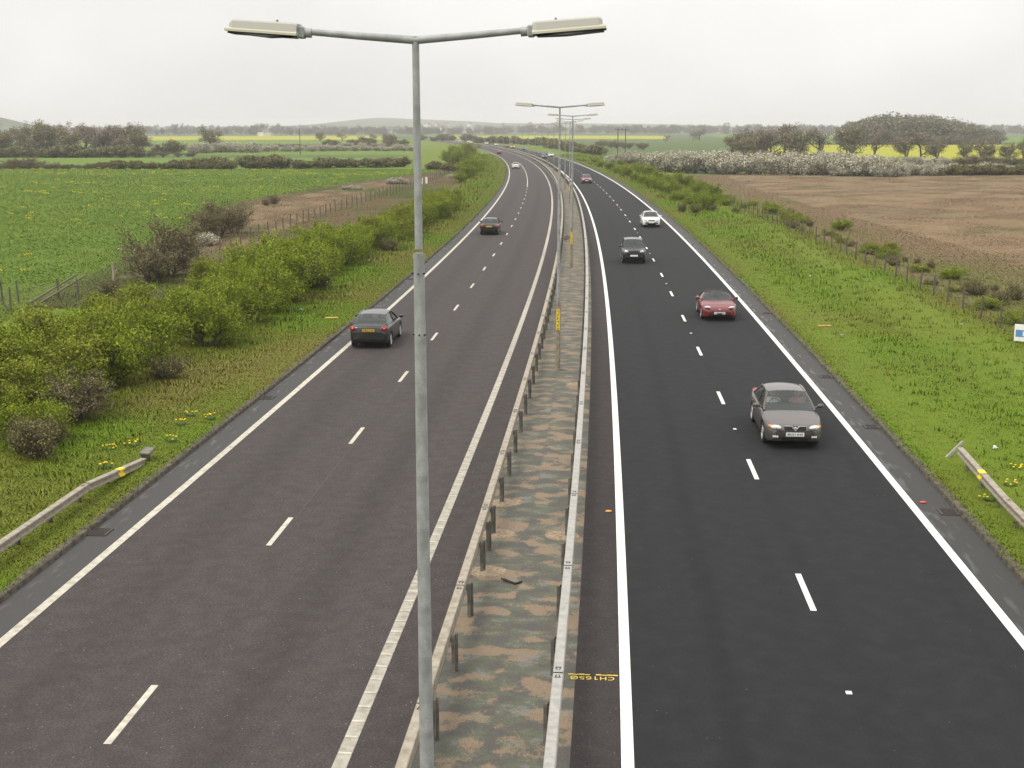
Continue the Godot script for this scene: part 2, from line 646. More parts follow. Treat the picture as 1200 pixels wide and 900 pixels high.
	tm.font_size = 64
	tm.pixel_size = 0.0026
	tm.depth = 0.006
	tm.curve_step = 2.0
	tm.material = paint
	var lt := part("lettering", tm, mark, Vector3(0.03, 0.003, 0.07))
	lt.basis = Basis(Vector3.UP, PI) * Basis(Vector3.RIGHT, -PI / 2) * Basis.from_scale(Vector3(1.25, 1.0, 1.0))

	# kerbs
	var kt := world_mat(ground_tex(256, [Color(0.05, 0.043, 0.033), Color(0.085, 0.074, 0.058), Color(0.14, 0.125, 0.1)], 0.02, 0.3, 61), 1.7)
	setting("kerb_left", sweep(-6, 700, 4.0, [Vector2(-4.57, 0.0), Vector2(-4.56, 0.11), Vector2(-4.38, 0.105), Vector2(-4.36, 0.085), Vector2(-4.35, -0.01)], kt), "dark soil-stained kerb under the left verge")
	setting("kerb_right", sweep(-6, 700, 4.0, [Vector2(16.08, -0.01), Vector2(16.09, 0.085), Vector2(16.11, 0.105), Vector2(16.28, 0.11), Vector2(16.29, 0.0)], kt), "dark soil-stained kerb under the right verge")

	# verges
	M.grass = world_mat(ground_tex(1024, [Color(0.115, 0.125, 0.018), Color(0.11, 0.145, 0.015), Color(0.108, 0.162, 0.012), Color(0.122, 0.158, 0.016)], 0.02, 0.4, 71), 9.0, 0.95)
	var vt := func(f: float, oo: float) -> Color:
		var t := patches.get_noise_2d(f * 2.2, oo * 5.0)
		return Color(1.05 + 0.3 * t, 1.0 - 0.05 * t, 1.0)
	var lo := PackedFloat32Array([-4.5, -4.9, -5.6, -7, -9, -12, -16, -21, -27, -34])
	var ly := PackedFloat32Array([0.08, 0.11, 0.12, 0.14, 0.18, 0.18, 0.15, 0.12, 0.08, -0.13])
	setting("verge_left", ribbon(-6, 1000, 3.0, lo, ly, M.grass, vt, 0.0, 8.0), "grass verge below the hawthorn hedge")
	var ro := PackedFloat32Array([16.2, 16.6, 17.4, 19, 21, 23.5, 26, 29, 33])
	var ry := PackedFloat32Array([0.08, 0.12, 0.14, 0.18, 0.22, 0.24, 0.2, 0.14, -0.13])
	setting("verge_right", ribbon(-6, 1000, 3.0, ro, ry, M.grass, vt, 0.0, 8.0), "bright grass verge beside the wire fence")

	# fields
	var crop := world_mat(ground_tex(512, [Color(0.088, 0.138, 0.015), Color(0.106, 0.164, 0.018), Color(0.128, 0.188, 0.022)], 0.03, 0.35, 81), 11.0)
	var dry := world_mat(ground_tex(512, [Color(0.16, 0.106, 0.058), Color(0.19, 0.129, 0.072), Color(0.22, 0.153, 0.088)], 0.025, 0.4, 82), 13.0)
	var rape := world_mat(ground_tex(512, [Color(0.15, 0.18, 0.025), Color(0.30, 0.29, 0.02), Color(0.44, 0.38, 0.02)], 0.03, 0.25, 83), 14.0)
	var tn := func(x: float, z: float) -> Color:
		var t := patches.get_noise_2d(x * 1.3, z * 1.3)
		return Color(1.0 + 0.35 * t, 1.0 + 0.12 * t, 1.0)
	field("crop_field", [Vector2(-27, 5), Vector2(-25, 40), Vector2(-24, 75), Vector2(-29, 105), Vector2(-35, 140), Vector2(-30, 190), Vector2(-21, 240), Vector2(-13, 277)], [Vector2(-220, 5), Vector2(-220, 40), Vector2(-220, 75), Vector2(-220, 105), Vector2(-220, 140), Vector2(-220, 190), Vector2(-220, 240), Vector2(-220, 277)], 50, 60, 0.16, 0.05, crop, tn, "green crop field with yellow flecks behind the hedge")
	field("meadow", [Vector2(-16, 282), Vector2(-22, 392)], [Vector2(-300, 282), Vector2(-320, 392)], 20, 10, 0.16, 0.05, crop, tn, "green field beyond the low thorn hedge")
	field("meadow", [Vector2(-28, 440), Vector2(-30, 600)], [Vector2(-330, 440), Vector2(-500, 600)], 20, 10, 0.16, 0.05, crop, tn, "green strip of field between blossom hedges")
	field("rough_field", [Vector2(27, 5), Vector2(29, 45), Vector2(31, 90), Vector2(31.5, 130), Vector2(32, 170), Vector2(34, 200), Vector2(38, 243)], [Vector2(230, 5), Vector2(230, 45), Vector2(230, 90), Vector2(230, 130), Vector2(230, 170), Vector2(230, 200), Vector2(230, 243)], 50, 50, 0.2, 0.1, dry, tn, "rough brown field of dead grass behind the wire fence")
	field("scrub_strip", [Vector2(-17, 70), Vector2(-19, 110), Vector2(-18.5, 150), Vector2(-16, 200), Vector2(-12, 270)], [Vector2(-25, 70), Vector2(-29, 110), Vector2(-33, 150), Vector2(-27, 200), Vector2(-13, 270)], 6, 40, 0.2, 0.08, dry, tn, "strip of dead brown grass along the post fence")
	field("rape_field", [Vector2(70, 375), Vector2(95, 470), Vector2(130, 640)], [Vector2(330, 375), Vector2(360, 470), Vector2(420, 640)], 20, 16, 1.0, 0.2, rape, tn, "yellow rape field behind the bare trees")
	field("rape_field", [Vector2(-60, 1090), Vector2(-90, 1400)], [Vector2(130, 1060), Vector2(170, 1350)], 20, 16, 1.0, 0.2, rape, tn, "distant yellow rape field beyond the bend of the road")
	field("rape_field", [Vector2(-300, 960), Vector2(-420, 1250)], [Vector2(-90, 1020), Vector2(-140, 1350)], 20, 16, 1.0, 0.2, rape, tn, "distant yellow rape field behind the lone bare tree")
	field("meadow", [Vector2(160, 800), Vector2(260, 1700)], [Vector2(420, 800), Vector2(560, 1700)], 20, 16, 0.6, 0.2, crop, tn, "distant green field below the wooded skyline")
	field("meadow", [Vector2(-420, 640), Vector2(-520, 900)], [Vector2(-70, 640), Vector2(-80, 900)], 20, 12, 0.5, 0.2, crop, tn, "distant green field left of the bend")
	build_hills()

func build_hills() -> void:
	# skyline of low hills: (x seen at far, height)
	var hm := world_mat(ground_tex(512, [Color(0.03, 0.045, 0.02), Color(0.05, 0.075, 0.03), Color(0.1, 0.14, 0.05)], 0.02, 0.3, 91), 700.0)
	var rows := []
	for i in 13:
		var t := i / 12.0
		var far := 3000.0 + 1700.0 * t
		var r := []
		for k in 91:
			var x := -2600.0 + 58.0 * k
			var a := x / 3600.0
			var h := 12.0 + 10.0 * exp(-pow((a + 0.02) / 0.18, 2.0))
			h += 24.0 * exp(-pow((a + 0.135) / 0.045, 2.0)) + 12.0 * exp(-pow((a + 0.07) / 0.05, 2.0))
			h += 6.0 * exp(-pow((a - 0.1) / 0.1, 2.0)) + 5.0 * streaks.get_noise_2d(x * 0.3, far * 0.2)
			r.append(Vector3(x, h * sin(t * PI * 0.5) * (1.0 if t < 0.75 else 1.0) - 0.3, -far))
		rows.append(r)
	var b := MB.new()
	for i in 13:
		for k in 91:
			b.col = Color(1, 1, 1)
			b.vert(rows[i][k], Vector3.UP)
	for i in 12:
		for k in 90:
			b.quad_ix(i * 91 + k, i * 91 + k + 1, (i + 1) * 91 + k + 1, (i + 1) * 91 + k)
	setting("hills", b.mesh(hm), "low hazy hills along the horizon")
	var c := MB.new()
	var hr := []
	for i in 9:
		var r := []
		for k in 13:
			var x := -1180.0 + 40.0 * k
			var hh := 40.0 * exp(-pow((x + 990.0) / 120.0, 2.0)) * exp(-pow((i - 4) / 2.4, 2.0))
			r.append(Vector3(x, hh - 0.5, -(2000.0 + 60.0 * i)))
		hr.append(r)
	c.grid(hr, Vector3(-980, -400, -2240))
	setting("hill", c.mesh(hm), "small wooded knoll above the tree clump")

# ---------------------------------------------------------------- barriers, lamps, fences, signs
func galv(seed_: int, a: Color, b: Color, c: Color, metal: float, rough: float) -> StandardMaterial3D:
	var m := world_mat(ground_tex(256, [a, b, c], 0.02, 0.1, seed_), 1.3, rough)
	m.metallic = metal
	return m

func build_barriers() -> void:
	var steel := galv(101, Color(0.30, 0.29, 0.265), Color(0.345, 0.335, 0.31), Color(0.38, 0.37, 0.345), 0.25, 0.55)
	var weathered := galv(102, Color(0.24, 0.21, 0.165), Color(0.31, 0.275, 0.22), Color(0.36, 0.325, 0.265), 0.2, 0.6)
	var postm := galv(103, Color(0.10, 0.095, 0.08), Color(0.16, 0.15, 0.13), Color(0.22, 0.2, 0.17), 0.2, 0.6)
	var dark := mat(0.02, 0.02, 0.02, 0.8)
	M.steel = steel
	M.weathered = weathered
	M.postm = postm
	M.dark = dark
	# open box beam, traffic side on +x; centred on its own length
	var rail := func(length: float, m: Material) -> ArrayMesh:
		var b := MB.new()
		var p := [Vector2(-0.08, 0.56), Vector2(-0.08, 0.745), Vector2(-0.068, 0.757), Vector2(0.072, 0.757), Vector2(0.084, 0.745), Vector2(0.084, 0.715), Vector2(0.03, 0.69), Vector2(0.03, 0.62), Vector2(0.084, 0.6), Vector2(0.084, 0.565), Vector2(0.075, 0.56), Vector2(-0.08, 0.56)]
		var h := length / 2
		for k in p.size() - 1:
			b.quad(Vector3(p[k].x, p[k].y, h), Vector3(p[k].x, p[k].y, -h), Vector3(p[k + 1].x, p[k + 1].y, -h), Vector3(p[k + 1].x, p[k + 1].y, h))
		for s in [-1.0, 1.0]:
			b.poly([Vector3(-0.08, 0.745, s * h), Vector3(0.084, 0.745, s * h), Vector3(0.084, 0.715, s * h), Vector3(-0.08, 0.69, s * h)], Vector3(0, 0, s))
			b.poly([Vector3(-0.08, 0.69, s * h), Vector3(0.03, 0.69, s * h), Vector3(0.03, 0.6, s * h), Vector3(-0.08, 0.6, s * h)], Vector3(0, 0, s))
			b.poly([Vector3(-0.08, 0.6, s * h), Vector3(0.084, 0.6, s * h), Vector3(0.084, 0.565, s * h), Vector3(-0.08, 0.56, s * h)], Vector3(0, 0, s))
		return b.mesh(m)
	var sec := 4.78
	var jb := MB.new()
	for x in [-0.03, 0.03]:
		jb.box(Vector3(x, 0.759, 0.14), Vector3(0.014, 0.008, 0.1), 0.0, Basis(Vector3.UP, x * 8.0))
	jb.box(Vector3(0.0, 0.7592, 0.18), Vector3(0.08, 0.008, 0.016))
	var slots := jb.mesh(dark)
	var pb := MB.new()
	pb.box(Vector3(0, 0.33, 0), Vector3(0.012, 0.72, 0.1))
	pb.box(Vector3(0.028, 0.33, -0.046), Vector3(0.05, 0.72, 0.01))
	pb.box(Vector3(-0.028, 0.33, 0.046), Vector3(0.05, 0.72, 0.01))
	var post := pb.mesh(postm)
	var bb := MB.new()
	bb.box(Vector3(0, 0.6, 0), Vector3(0.11, 0.09, 0.1), 0.004)
	var bracket := bb.mesh(postm)
	var padb := MB.new()
	for k in 12:
		var a0 := TAU * k / 12
		var a1 := TAU * (k + 1) / 12
		var q0 := Vector3(cos(a0) * 0.42, 0, sin(a0) * 0.34)
		var q1 := Vector3(cos(a1) * 0.42, 0, sin(a1) * 0.34)
		padb.quad(q1, q0, q0 * 0.92 + Vector3(0, 0.035, 0), q1 * 0.92 + Vector3(0, 0.035, 0))
		padb.tri(Vector3(0, 0.04, 0), q1 * 0.92 + Vector3(0, 0.035, 0), q0 * 0.92 + Vector3(0, 0.035, 0))
	var pad := padb.mesh(world_mat(ground_tex(256, [Color(0.17, 0.13, 0.085), Color(0.26, 0.2, 0.14), Color(0.33, 0.26, 0.18)], 0.03, 0.3, 104), 1.1))
	for side in [0, 1]:
		var off: float = [4.80, 6.78][side]
		var poff: float = [4.955, 6.655][side]
		var flip := PI if side == 0 else 0.0
		var t := thing("safety_barrier", ["box-beam steel barrier on the central reserve beside the worn carriageway", "box-beam steel barrier on the central reserve beside the new black carriageway"][side], "barrier", Vector3.ZERO, 0.0, "barriers of the central reserve")
		var near_sec: ArrayMesh = rail.call(sec, [weathered, steel][side])
		var f: float = 10.0 + 1.2 * side
		var n := 0
		while f < 900.0:
			var s := part("rail_section", near_sec, t, road(f, off), heading(f) + flip)
			if n < 40:
				part("joint_slot", slots, s, Vector3(0, 0, 2.4))
				part("joint_slot", slots, s, Vector3(0, 0, 2.4), PI)
			f += 4.8
			n += 1
		f = 12.7
		n = 0
		while f < 330.0:
			var p := part("post", post, t, road(f, poff), heading(f) + flip)
			if n < 30:
				part("bracket", bracket, p, Vector3(0.06 if side == 0 else 0.07, 0, 0))
			if n in ([5, 6, 7] if side == 0 else [6, 13]):
				part("concrete_pad", pad, p, Vector3(-0.12, 0.005, 0))
			n += 1
			f += 2.4
		if side == 0:
			part("post", post, t, road(26.0, poff), heading(26.0) + flip)
		var rest := MB.new()
		while f < 700.0:
			rest.box(road(f, poff, 0.3), Vector3(0.1, 0.66, 0.1))
			f += 2.4
		part("post_row", rest.mesh(postm), t).set_meta("kind", "stuff")

	# verge barriers: free ends with a yellow band
	var yellow := mat(0.72, 0.55, 0.03, 0.55)
	var vb := func(called_label: String, offs: Array, fars: Array, side: float, m: Material, band: float) -> void:
		var t := thing("verge_barrier", called_label, "barrier")
		for i in fars.size() - 1:
			var a := road(fars[i], offs[i], 0)
			var e := road(fars[i + 1], offs[i + 1], 0)
			var len: float = a.distance_to(e)
			var mid := (a + e) / 2
			var y: float = -0.2 if side < 0 else -0.06
			var sm: ArrayMesh = rail.call(len - 0.01, m)
			var d := (e - a).normalized()
			var s := part("rail_section", sm, t, mid + Vector3(0, y, 0), atan2(-d.x, -d.z) + (PI if side < 0 else 0.0))
			if i == 0 and side < 0:      # the free end dips into the verge
				s.rotation.x = -0.085
				s.position.y -= 0.085 * len / 2
			if i > 0:
				part("joint_slot", slots, s, Vector3(0, 0, len / 2 * (1.0 if side > 0 else -1.0)), PI if side > 0 else 0.0)
		for k in 9:
			var u := 0.35 + k * 1.6
			var acc := 0.0
			for i in fars.size() - 1:
				var a := road(fars[i], offs[i], 0)
				var e := road(fars[i + 1], offs[i + 1], 0)
				var len: float = a.distance_to(e)
				if u < acc + len and u >= acc:
					var p := a.lerp(e, (u - acc) / len)
					part("post", post, t, p + Vector3(side * 0.14, (-0.22 - (0.18 if i == 0 else 0.0)) if side < 0 else -0.1, 0), heading(30))
				acc += len
		# the band
		var yb := MB.new()
		var prof := [Vector2(-0.085, 0.62), Vector2(-0.085, 0.749), Vector2(-0.07, 0.762), Vector2(0.076, 0.762), Vector2(0.089, 0.749), Vector2(0.089, 0.712), Vector2(0.036, 0.686), Vector2(0.036, 0.624), Vector2(0.089, 0.604), Vector2(0.089, 0.556)]
		for k in prof.size() - 1:
			yb.quad(Vector3(prof[k].x, prof[k].y, 0.16), Vector3(prof[k].x, prof[k].y, -0.16), Vector3(prof[k + 1].x, prof[k + 1].y, -0.16), Vector3(prof[k + 1].x, prof[k + 1].y, 0.16))
		var a1 := road(fars[1], offs[1], -0.2 if side < 0 else -0.06)
		var a0 := road(fars[0], offs[0], -0.2 if side < 0 else -0.06)
		if side < 0:
			a0.y -= 0.085 * a0.distance_to(a1)
		var dd := (a1 - a0).normalized()
		part("yellow_band", yb.mesh(yellow), t, a0 + dd * band, atan2(-dd.x, -dd.z) + (PI if side < 0 else 0.0)).rotation.x = 0.0 if side > 0 else -0.085
	vb.call("rusty grey roadside barrier with yellow band on the left verge", [-5.15, -5.28, -5.3, -5.3, -5.3], [32.0, 28.6, 23.8, 19.0, 14.0], -1.0, weathered, 1.55)
	vb.call("tan roadside barrier with yellow band in the right verge grass", [17.1, 16.85, 16.75, 16.7, 16.7], [33.2, 28.6, 23.8, 19.0, 14.0], 1.0, weathered, 2.4)
	# end shoe of the left one
	var eb := MB.new()
	eb.box(Vector3(0, 0.1, 0), Vector3(0.26, 0.4, 0.06), 0.01, Basis(Vector3.RIGHT, 0.5))
	eb.box(Vector3(0, 0.28, -0.1), Vector3(0.3, 0.05, 0.5), 0.01, Basis(Vector3.RIGHT, 0.1))
	var shoe := thing("barrier_end", "dark bent end shoe beyond the left roadside barrier", "barrier end", road(32.3, -5.16, 0.1), heading(32))
	part("shoe", eb.mesh(M.postm), shoe)
	var eb2 := MB.new()
	eb2.box(Vector3(0, 0.2, 0), Vector3(0.09, 0.75, 0.06), 0.01, Basis(Vector3(0, 0, 1), -0.75))
	var stub := thing("leaning_post", "leaning grey steel post at the end of the right roadside barrier", "post", road(34.3, 17.25, 0.1), 0.0)
	part("post", eb2.mesh(steel), stub)

func build_lamps() -> void:
	var zinc := galv(111, Color(0.24, 0.25, 0.245), Color(0.31, 0.32, 0.315), Color(0.39, 0.40, 0.395), 0.2, 0.55)
	var cream := mat(0.36, 0.345, 0.3, 0.5)
	var rim := mat(0.46, 0.445, 0.34, 0.45)
	var under := mat(0.2, 0.2, 0.21, 0.25)
	var rust := galv(112, Color(0.2, 0.17, 0.13), Color(0.27, 0.22, 0.165), Color(0.33, 0.29, 0.23), 0.1, 0.7)
	var yellow := mat(0.72, 0.52, 0.03, 0.5)
	var b := MB.new()
	b.tube(PackedVector3Array([Vector3(0, 2.6, 0), Vector3(0, 8.0, 0)]), PackedFloat32Array([0.072, 0.05]), 12)
	var lower := b.mesh(zinc)
	b = MB.new()
	b.tube(PackedVector3Array([Vector3(0, -0.05, 0), Vector3(0, 2.6, 0), Vector3(0, 2.68, 0)]), PackedFloat32Array([0.1, 0.092, 0.078]), 12)
	var base := b.mesh(rust)
	b = MB.new()
	b.box(Vector3(0, 1.15, 0.093), Vector3(0.1, 0.6, 0.012), 0.004)
	var door := b.mesh(rust)
	b = MB.new()
	b.tube(PackedVector3Array([Vector3(0, 7.98, 0), Vector3(0, 8.0, 0), Vector3(0, 8.035, 0), Vector3(0, 8.045, 0)]), PackedFloat32Array([0.05, 0.056, 0.056, 0.04]), 12)
	var collar := b.mesh(zinc)
	b = MB.new()
	for y in [7.3, 7.86]:
		for a in [0.6, 1.57, 3.0, 5.0]:
			b.bar(Vector3(cos(a) * 0.05, y, sin(a) * 0.05), Vector3(cos(a) * 0.068, y, sin(a) * 0.068), 0.008, 0.008, 6)
	var bolts := b.mesh(M.dark)
	b = MB.new()
	b.tube(PackedVector3Array([Vector3(0, 8.08, 0), Vector3(0, 9.93, 0)]), PackedFloat32Array([0.036, 0.031]), 12)
	var upper := b.mesh(zinc)
	b = MB.new()
	b.tube(PackedVector3Array([Vector3(0.0, 9.9, 0), Vector3(0.5, 9.938, 0), Vector3(0.94, 9.975, 0)]), PackedFloat32Array([0.036, 0.032, 0.028]), 10)
	var arm := b.mesh(zinc)
	b = MB.new()
	b.bar(Vector3(0.92, 9.965, 0), Vector3(1.04, 9.975, 0), 0.042, 0.042, 8)
	b.box(Vector3(1.01, 9.97, 0), Vector3(0.06, 0.1, 0.12), 0.01)
	var spigot := b.mesh(zinc)
	var tilt := Basis(Vector3(0, 0, 1), 0.075)
	var o := Vector3(1.03, 9.965, 0)
	var loft := func(secs: Array) -> Array:   # (x, halfwidth, ybottom, ytop, inset of the top)
		var rows := []
		for s in secs:
			rows.append([o + tilt * Vector3(s[0], s[2], -s[1]), o + tilt * Vector3(s[0], s[3] - 0.015, -s[1] + s[4] * 0.7), o + tilt * Vector3(s[0], s[3], -s[1] + s[4] + 0.015), o + tilt * Vector3(s[0], s[3], s[1] - s[4] - 0.015), o + tilt * Vector3(s[0], s[3] - 0.015, s[1] - s[4] * 0.7), o + tilt * Vector3(s[0], s[2], s[1])])
		return rows
	var shell := func(rows: Array, m: Material) -> ArrayMesh:
		var q := MB.new()
		var ctr := o + tilt * Vector3(0.33, 0.02, 0)
		for i in rows.size() - 1:
			for k in rows[0].size() - 1:
				q.poly([rows[i][k], rows[i][k + 1], rows[i + 1][k + 1], rows[i + 1][k]], (rows[i][k] + rows[i + 1][k + 1]) / 2 - ctr)
		for e in [0, rows.size() - 1]:
			var r: Array = rows[e]
			q.poly([r[0], r[1], r[4], r[5]], r[2] - ctr)
			q.poly([r[1], r[2], r[3], r[4]], r[2] - ctr)
		return q.mesh(m)
	var canopy: ArrayMesh = shell.call(loft.call([[0.0, 0.12, 0.0, 0.075, 0.03], [0.03, 0.125, 0.0, 0.08, 0.03], [0.57, 0.125, 0.0, 0.075, 0.03], [0.6, 0.11, 0.0, 0.055, 0.03]]), cream)
	var rimm: ArrayMesh = shell.call(loft.call([[-0.005, 0.138, -0.03, 0.004, 0.003], [0.63, 0.138, -0.03, 0.004, 0.003]]), rim)
	var bowl: ArrayMesh = shell.call(loft.call([[0.03, 0.1, -0.033, -0.031, 0.0], [0.28, 0.12, -0.055, -0.031, 0.0], [0.61, 0.11, -0.04, -0.031, 0.0]]), under)
	b = MB.new()
	b.bar(o + tilt * Vector3(0.2, 0.08, 0), o + tilt * Vector3(0.2, 0.1, 0), 0.012, 0.01, 8)
	var cell := b.mesh(under)
	b = MB.new()
	b.box(Vector3(0, 2.0, 0.1), Vector3(0.135, 0.8, 0.012), 0.003)
	var plate := b.mesh(yellow)
	b = MB.new()
	for k in 6:
		b.box(Vector3(0.01 * sin(k * 3.0), 2.34 - k * 0.135, 0.108), Vector3(0.07, 0.02, 0.006), 0.0, Basis(Vector3(0, 0, 1), 0.7 * sin(k * 2.0)))
		b.box(Vector3(0.03 * cos(k * 2.0), 2.30 - k * 0.135, 0.108), Vector3(0.02, 0.06, 0.006))
	var print_ := b.mesh(M.dark)
	for i in 25:
		var f := 11.5 + 35.0 * i - (0.0 if i > 0 else 0.0)
		var label := "tall grey street lamp with two arms further along the central reserve"
		if i == 0:
			label = "tall grey two-armed street lamp standing alone in front of the sky"
		elif i == 1:
			label = "two-armed street lamp with a yellow plate low on its rusty base"
		elif i == 2:
			label = "two-armed street lamp with yellow plate and small bracket box on the central reserve"
		var t := thing("street_lamp", label, "street lamp", road(f, 5.76, 0.0), heading(f), "street lamps along the central reserve")
		var p := part("pole", lower, t)
		part("base_section", base, t)
		part("collar", collar, t)
		if i < 6:
			part("door", door, t)
			part("bolt", bolts, p)
		part("upper_pole", upper, t)
		for s in 2:
			part("arm", arm, t, Vector3.ZERO, PI * s)
			var ln := part("lantern", canopy, t, Vector3.ZERO, PI * s)
			part("rim", rimm, ln)
			part("bowl", bowl, ln)
			if i < 4:
				part("photocell", cell, ln)
			part("spigot", spigot, t, Vector3.ZERO, PI * s)
		if i == 1 or i == 2 or i == 4:
			var q := part("number_plate", plate, t)
			part("print", print_, q)
		if i == 2:
			var k := MB.new()
			k.box(Vector3(-0.34, 2.05, 0.05), Vector3(0.36, 0.3, 0.2), 0.02, Basis(Vector3(0, 0, 1), 0.5))
			k.bar(Vector3(-0.3, 2.0, 0), Vector3(0, 2.1, 0), 0.03, 0.03)
			part("bracket_box", k.mesh(M.postm), t)

func build_fences() -> void:
	var wood := world_mat(ground_tex(256, [Color(0.07, 0.055, 0.04), Color(0.13, 0.11, 0.085), Color(0.2, 0.18, 0.15)], 0.04, 0.3, 121), 0.9)
	M.wood = wood
	var wire := mat(0.12, 0.11, 0.1, 0.6, 0.4)
	var posts := []
	for k in 3:
		var b := MB.new()
		b.tube(PackedVector3Array([Vector3(0, -0.3, 0), Vector3(0.01 * k, 0.6, 0.005), Vector3(0.02 * (k - 1), 1.12 + 0.05 * k, 0.0)]), PackedFloat32Array([0.055, 0.052, 0.045]), 7)
		posts.append(b.mesh(wood))
	var line := func(label: String, from: float, to: float, step: float, off: Callable, y: float, tall: float, wires: int) -> void:
		var t := thing("post_fence", label, "fence")
		var f := from
		var prev := Vector3.ZERO
		var k := 0
		var wb := MB.new()
		while f < to:
			var p := road(f, off.call(f), y)
			var o := part("post", posts[k % 3], t, p)
			o.rotation = Vector3(rng.randf_range(-0.06, 0.06), rng.randf() * 6.0, rng.randf_range(-0.07, 0.07))
			o.scale = Vector3(1, tall * rng.randf_range(0.9, 1.1), 1)
			if k > 0:
				for w in wires:
					var h := tall * (0.3 + 0.33 * w)
					var mid := (prev + p) / 2 + Vector3(0, h - 0.03, 0)
					wb.tube(PackedVector3Array([prev + Vector3(0, h, 0), mid, p + Vector3(0, h, 0)]), PackedFloat32Array([0.006, 0.006, 0.006]), 3, false)
			prev = p
			k += 1
			f += step * rng.randf_range(0.92, 1.08)
		part("wire", wb.mesh(wire), t)
	line.call("post and wire fence along the edge of the rough brown field", 46.0, 150.0, 2.7, func(f): return 25.3 + 0.9 * sin(f * 0.03) * (1.0 if f > 90 else 0.4), 0.18, 1.0, 3)
	line.call("old post and wire fence along the dead grass behind the hawthorn hedge", 88.0, 245.0, 2.9, func(f): return -19.9 + maxf(0.0, f - 135.0) * 0.042, 0.2, 1.05, 3)
	# broken rails at the corner of the crop field
	var bf := thing("broken_fence", "broken field fence with two fallen wooden rails", "fence", Vector3(-24.4, 0.14, -64.5))
	for q in [[-1.5, 0.9, 0.0, 0.05], [-2.6, 0.3, 0.2, -0.05], [0.2, -0.2, 0.05, 0.0], [1.4, 0.2, -0.05, 0.05]]:
		var o := part("post", posts[1], bf, Vector3(q[0], 0, q[1]))
		o.rotation = Vector3(q[2], 0, q[3])
	var rb := MB.new()
	rb.box(Vector3.ZERO, Vector3(0.14, 0.07, 3.2), 0.01)
	var rl := rb.mesh(wood)
	for q in [[-0.2, 0.62], [0.35, 0.6]]:
		var o := part("rail", rl, bf, Vector3(q[0] + 0.2, 0.66, -0.1))
		o.basis = Basis(Vector3.UP, -0.6) * Basis(Vector3.RIGHT, 0.38)
	var snag := thing("leaning_stake", "pair of crossed stakes leaning at the crop field's corner", "stake", Vector3(-25.3, 0.14, -60.8))
	var s1 := part("stake", posts[0], snag)
	s1.rotation.z = 0.5
	part("stake", posts[2], snag, Vector3(0.1, 0, 0))
	# weathered dead stump in the thorn scrub
	var db := MB.new()
	db.tube(PackedVector3Array([Vector3(0, -0.1, 0), Vector3(0.05, 0.7, 0), Vector3(0.0, 1.3, 0.1)]), PackedFloat32Array([0.12, 0.09, 0.05]), 7)
	db.tube(PackedVector3Array([Vector3(0.03, 0.5, 0), Vector3(0.25, 0.9, 0)]), PackedFloat32Array([0.06, 0.03]), 6)
	single("dead_stump", db.mesh(mat(0.4, 0.34, 0.26, 0.9)), "pale barkless stump standing in the thorn scrub", "stump", Vector3(-23.6, 0.1, -72.0))

	# wooden power poles
	for q in [[30.5, 295.0, 3.2, 0], [26.9, 316.0, 9.2, 1], [29.0, 318.0, 9.2, 1], [-75.0, 440.0, 9.0, 0], [-9.0, 300.0, 0.0, 2]]:
		if q[3] == 2:
			continue
		var t := thing("power_pole", ["thin bare wooden pole standing in the far left fields" if q[0] < 0 else "short bare wooden post among the blackthorns", "wooden power pole with crossarm behind the right hand hedge"][q[3]], "pole", Vector3(q[0], 0, -q[1]), 0.0, "wooden poles in the fields")
		var b := MB.new()
		b.tube(PackedVector3Array([Vector3(0, -0.3, 0), Vector3(0, q[2], 0)]), PackedFloat32Array([0.16, 0.11]), 8)
		part("pole", b.mesh(wood), t)
		if q[3] == 1:
			b = MB.new()
			b.box(Vector3(0, q[2] - 0.5, 0), Vector3(1.9, 0.14, 0.12), 0.01)
			part("crossarm", b.mesh(wood), t)
			b = MB.new()
			for x in [-0.8, 0.0, 0.8]:
				b.bar(Vector3(x, q[2] - 0.4, 0), Vector3(x, q[2] - 0.12, 0), 0.06, 0.04, 6)
			part("insulator", b.mesh(M.dark), t)
	# white marker posts
	var wb2 := MB.new()
	wb2.box(Vector3(0, 0.55, 0), Vector3(0.35, 1.2, 0.2), 0.02)
	wb2.col = Color(1, 1, 1)
	for q in [[200.0, -17.1], [203.0, -16.6]]:
		var t := thing("marker_post", "white marker post at the end of the old post fence", "post", road(q[0], q[1], 0.1), 0.0, "white marker posts")
		part("post", wb2.mesh(mat(0.75, 0.74, 0.7, 0.6)), t)
	# board sign by the fence
	var st := thing("board_sign", "white roadside board with blue lettering by the wire fence", "sign", Vector3(21.35, 0.2, -51.2), -0.62)
	var b2 := MB.new()
	b2.box(Vector3(0.95, 0.45, 0), Vector3(1.9, 0.72, 0.05), 0.006)
	part("panel", b2.mesh(mat(0.8, 0.8, 0.78, 0.4)), st)
	for x in [0.12, 1.75]:
		b2 = MB.new()
		b2.box(Vector3(x, 0.25, -0.06), Vector3(0.07, 1.1, 0.07), 0.008)
		part("post", b2.mesh(M.wood), st)
	b2 = MB.new()
	b2.box(Vector3(0.95, 0.43, 0.0275), Vector3(1.78, 0.3, 0.004))
	part("blue_band", b2.mesh(mat(0.1, 0.25, 0.5, 0.5)), st)
	var sf := SystemFont.new()
	sf.font_names = PackedStringArray(["Droid Sans"])
	sf.font_weight = 700
	for q in [["BRADS", 0.0085, 0.5, 0.42, 0.85]]:
		var tm := TextMesh.new()
		tm.text = q[0]
		tm.font = sf
		tm.font_size = 32
		tm.pixel_size = q[1]
		tm.depth = 0.004
		tm.material = mat(q[4], q[4], q[4], 0.5)
		var l := part("lettering", tm, st, Vector3(0.75 if q[4] > 0.5 else 0.36, q[3], 0.033))
		l.set_meta("label", "flat lettering on the board")

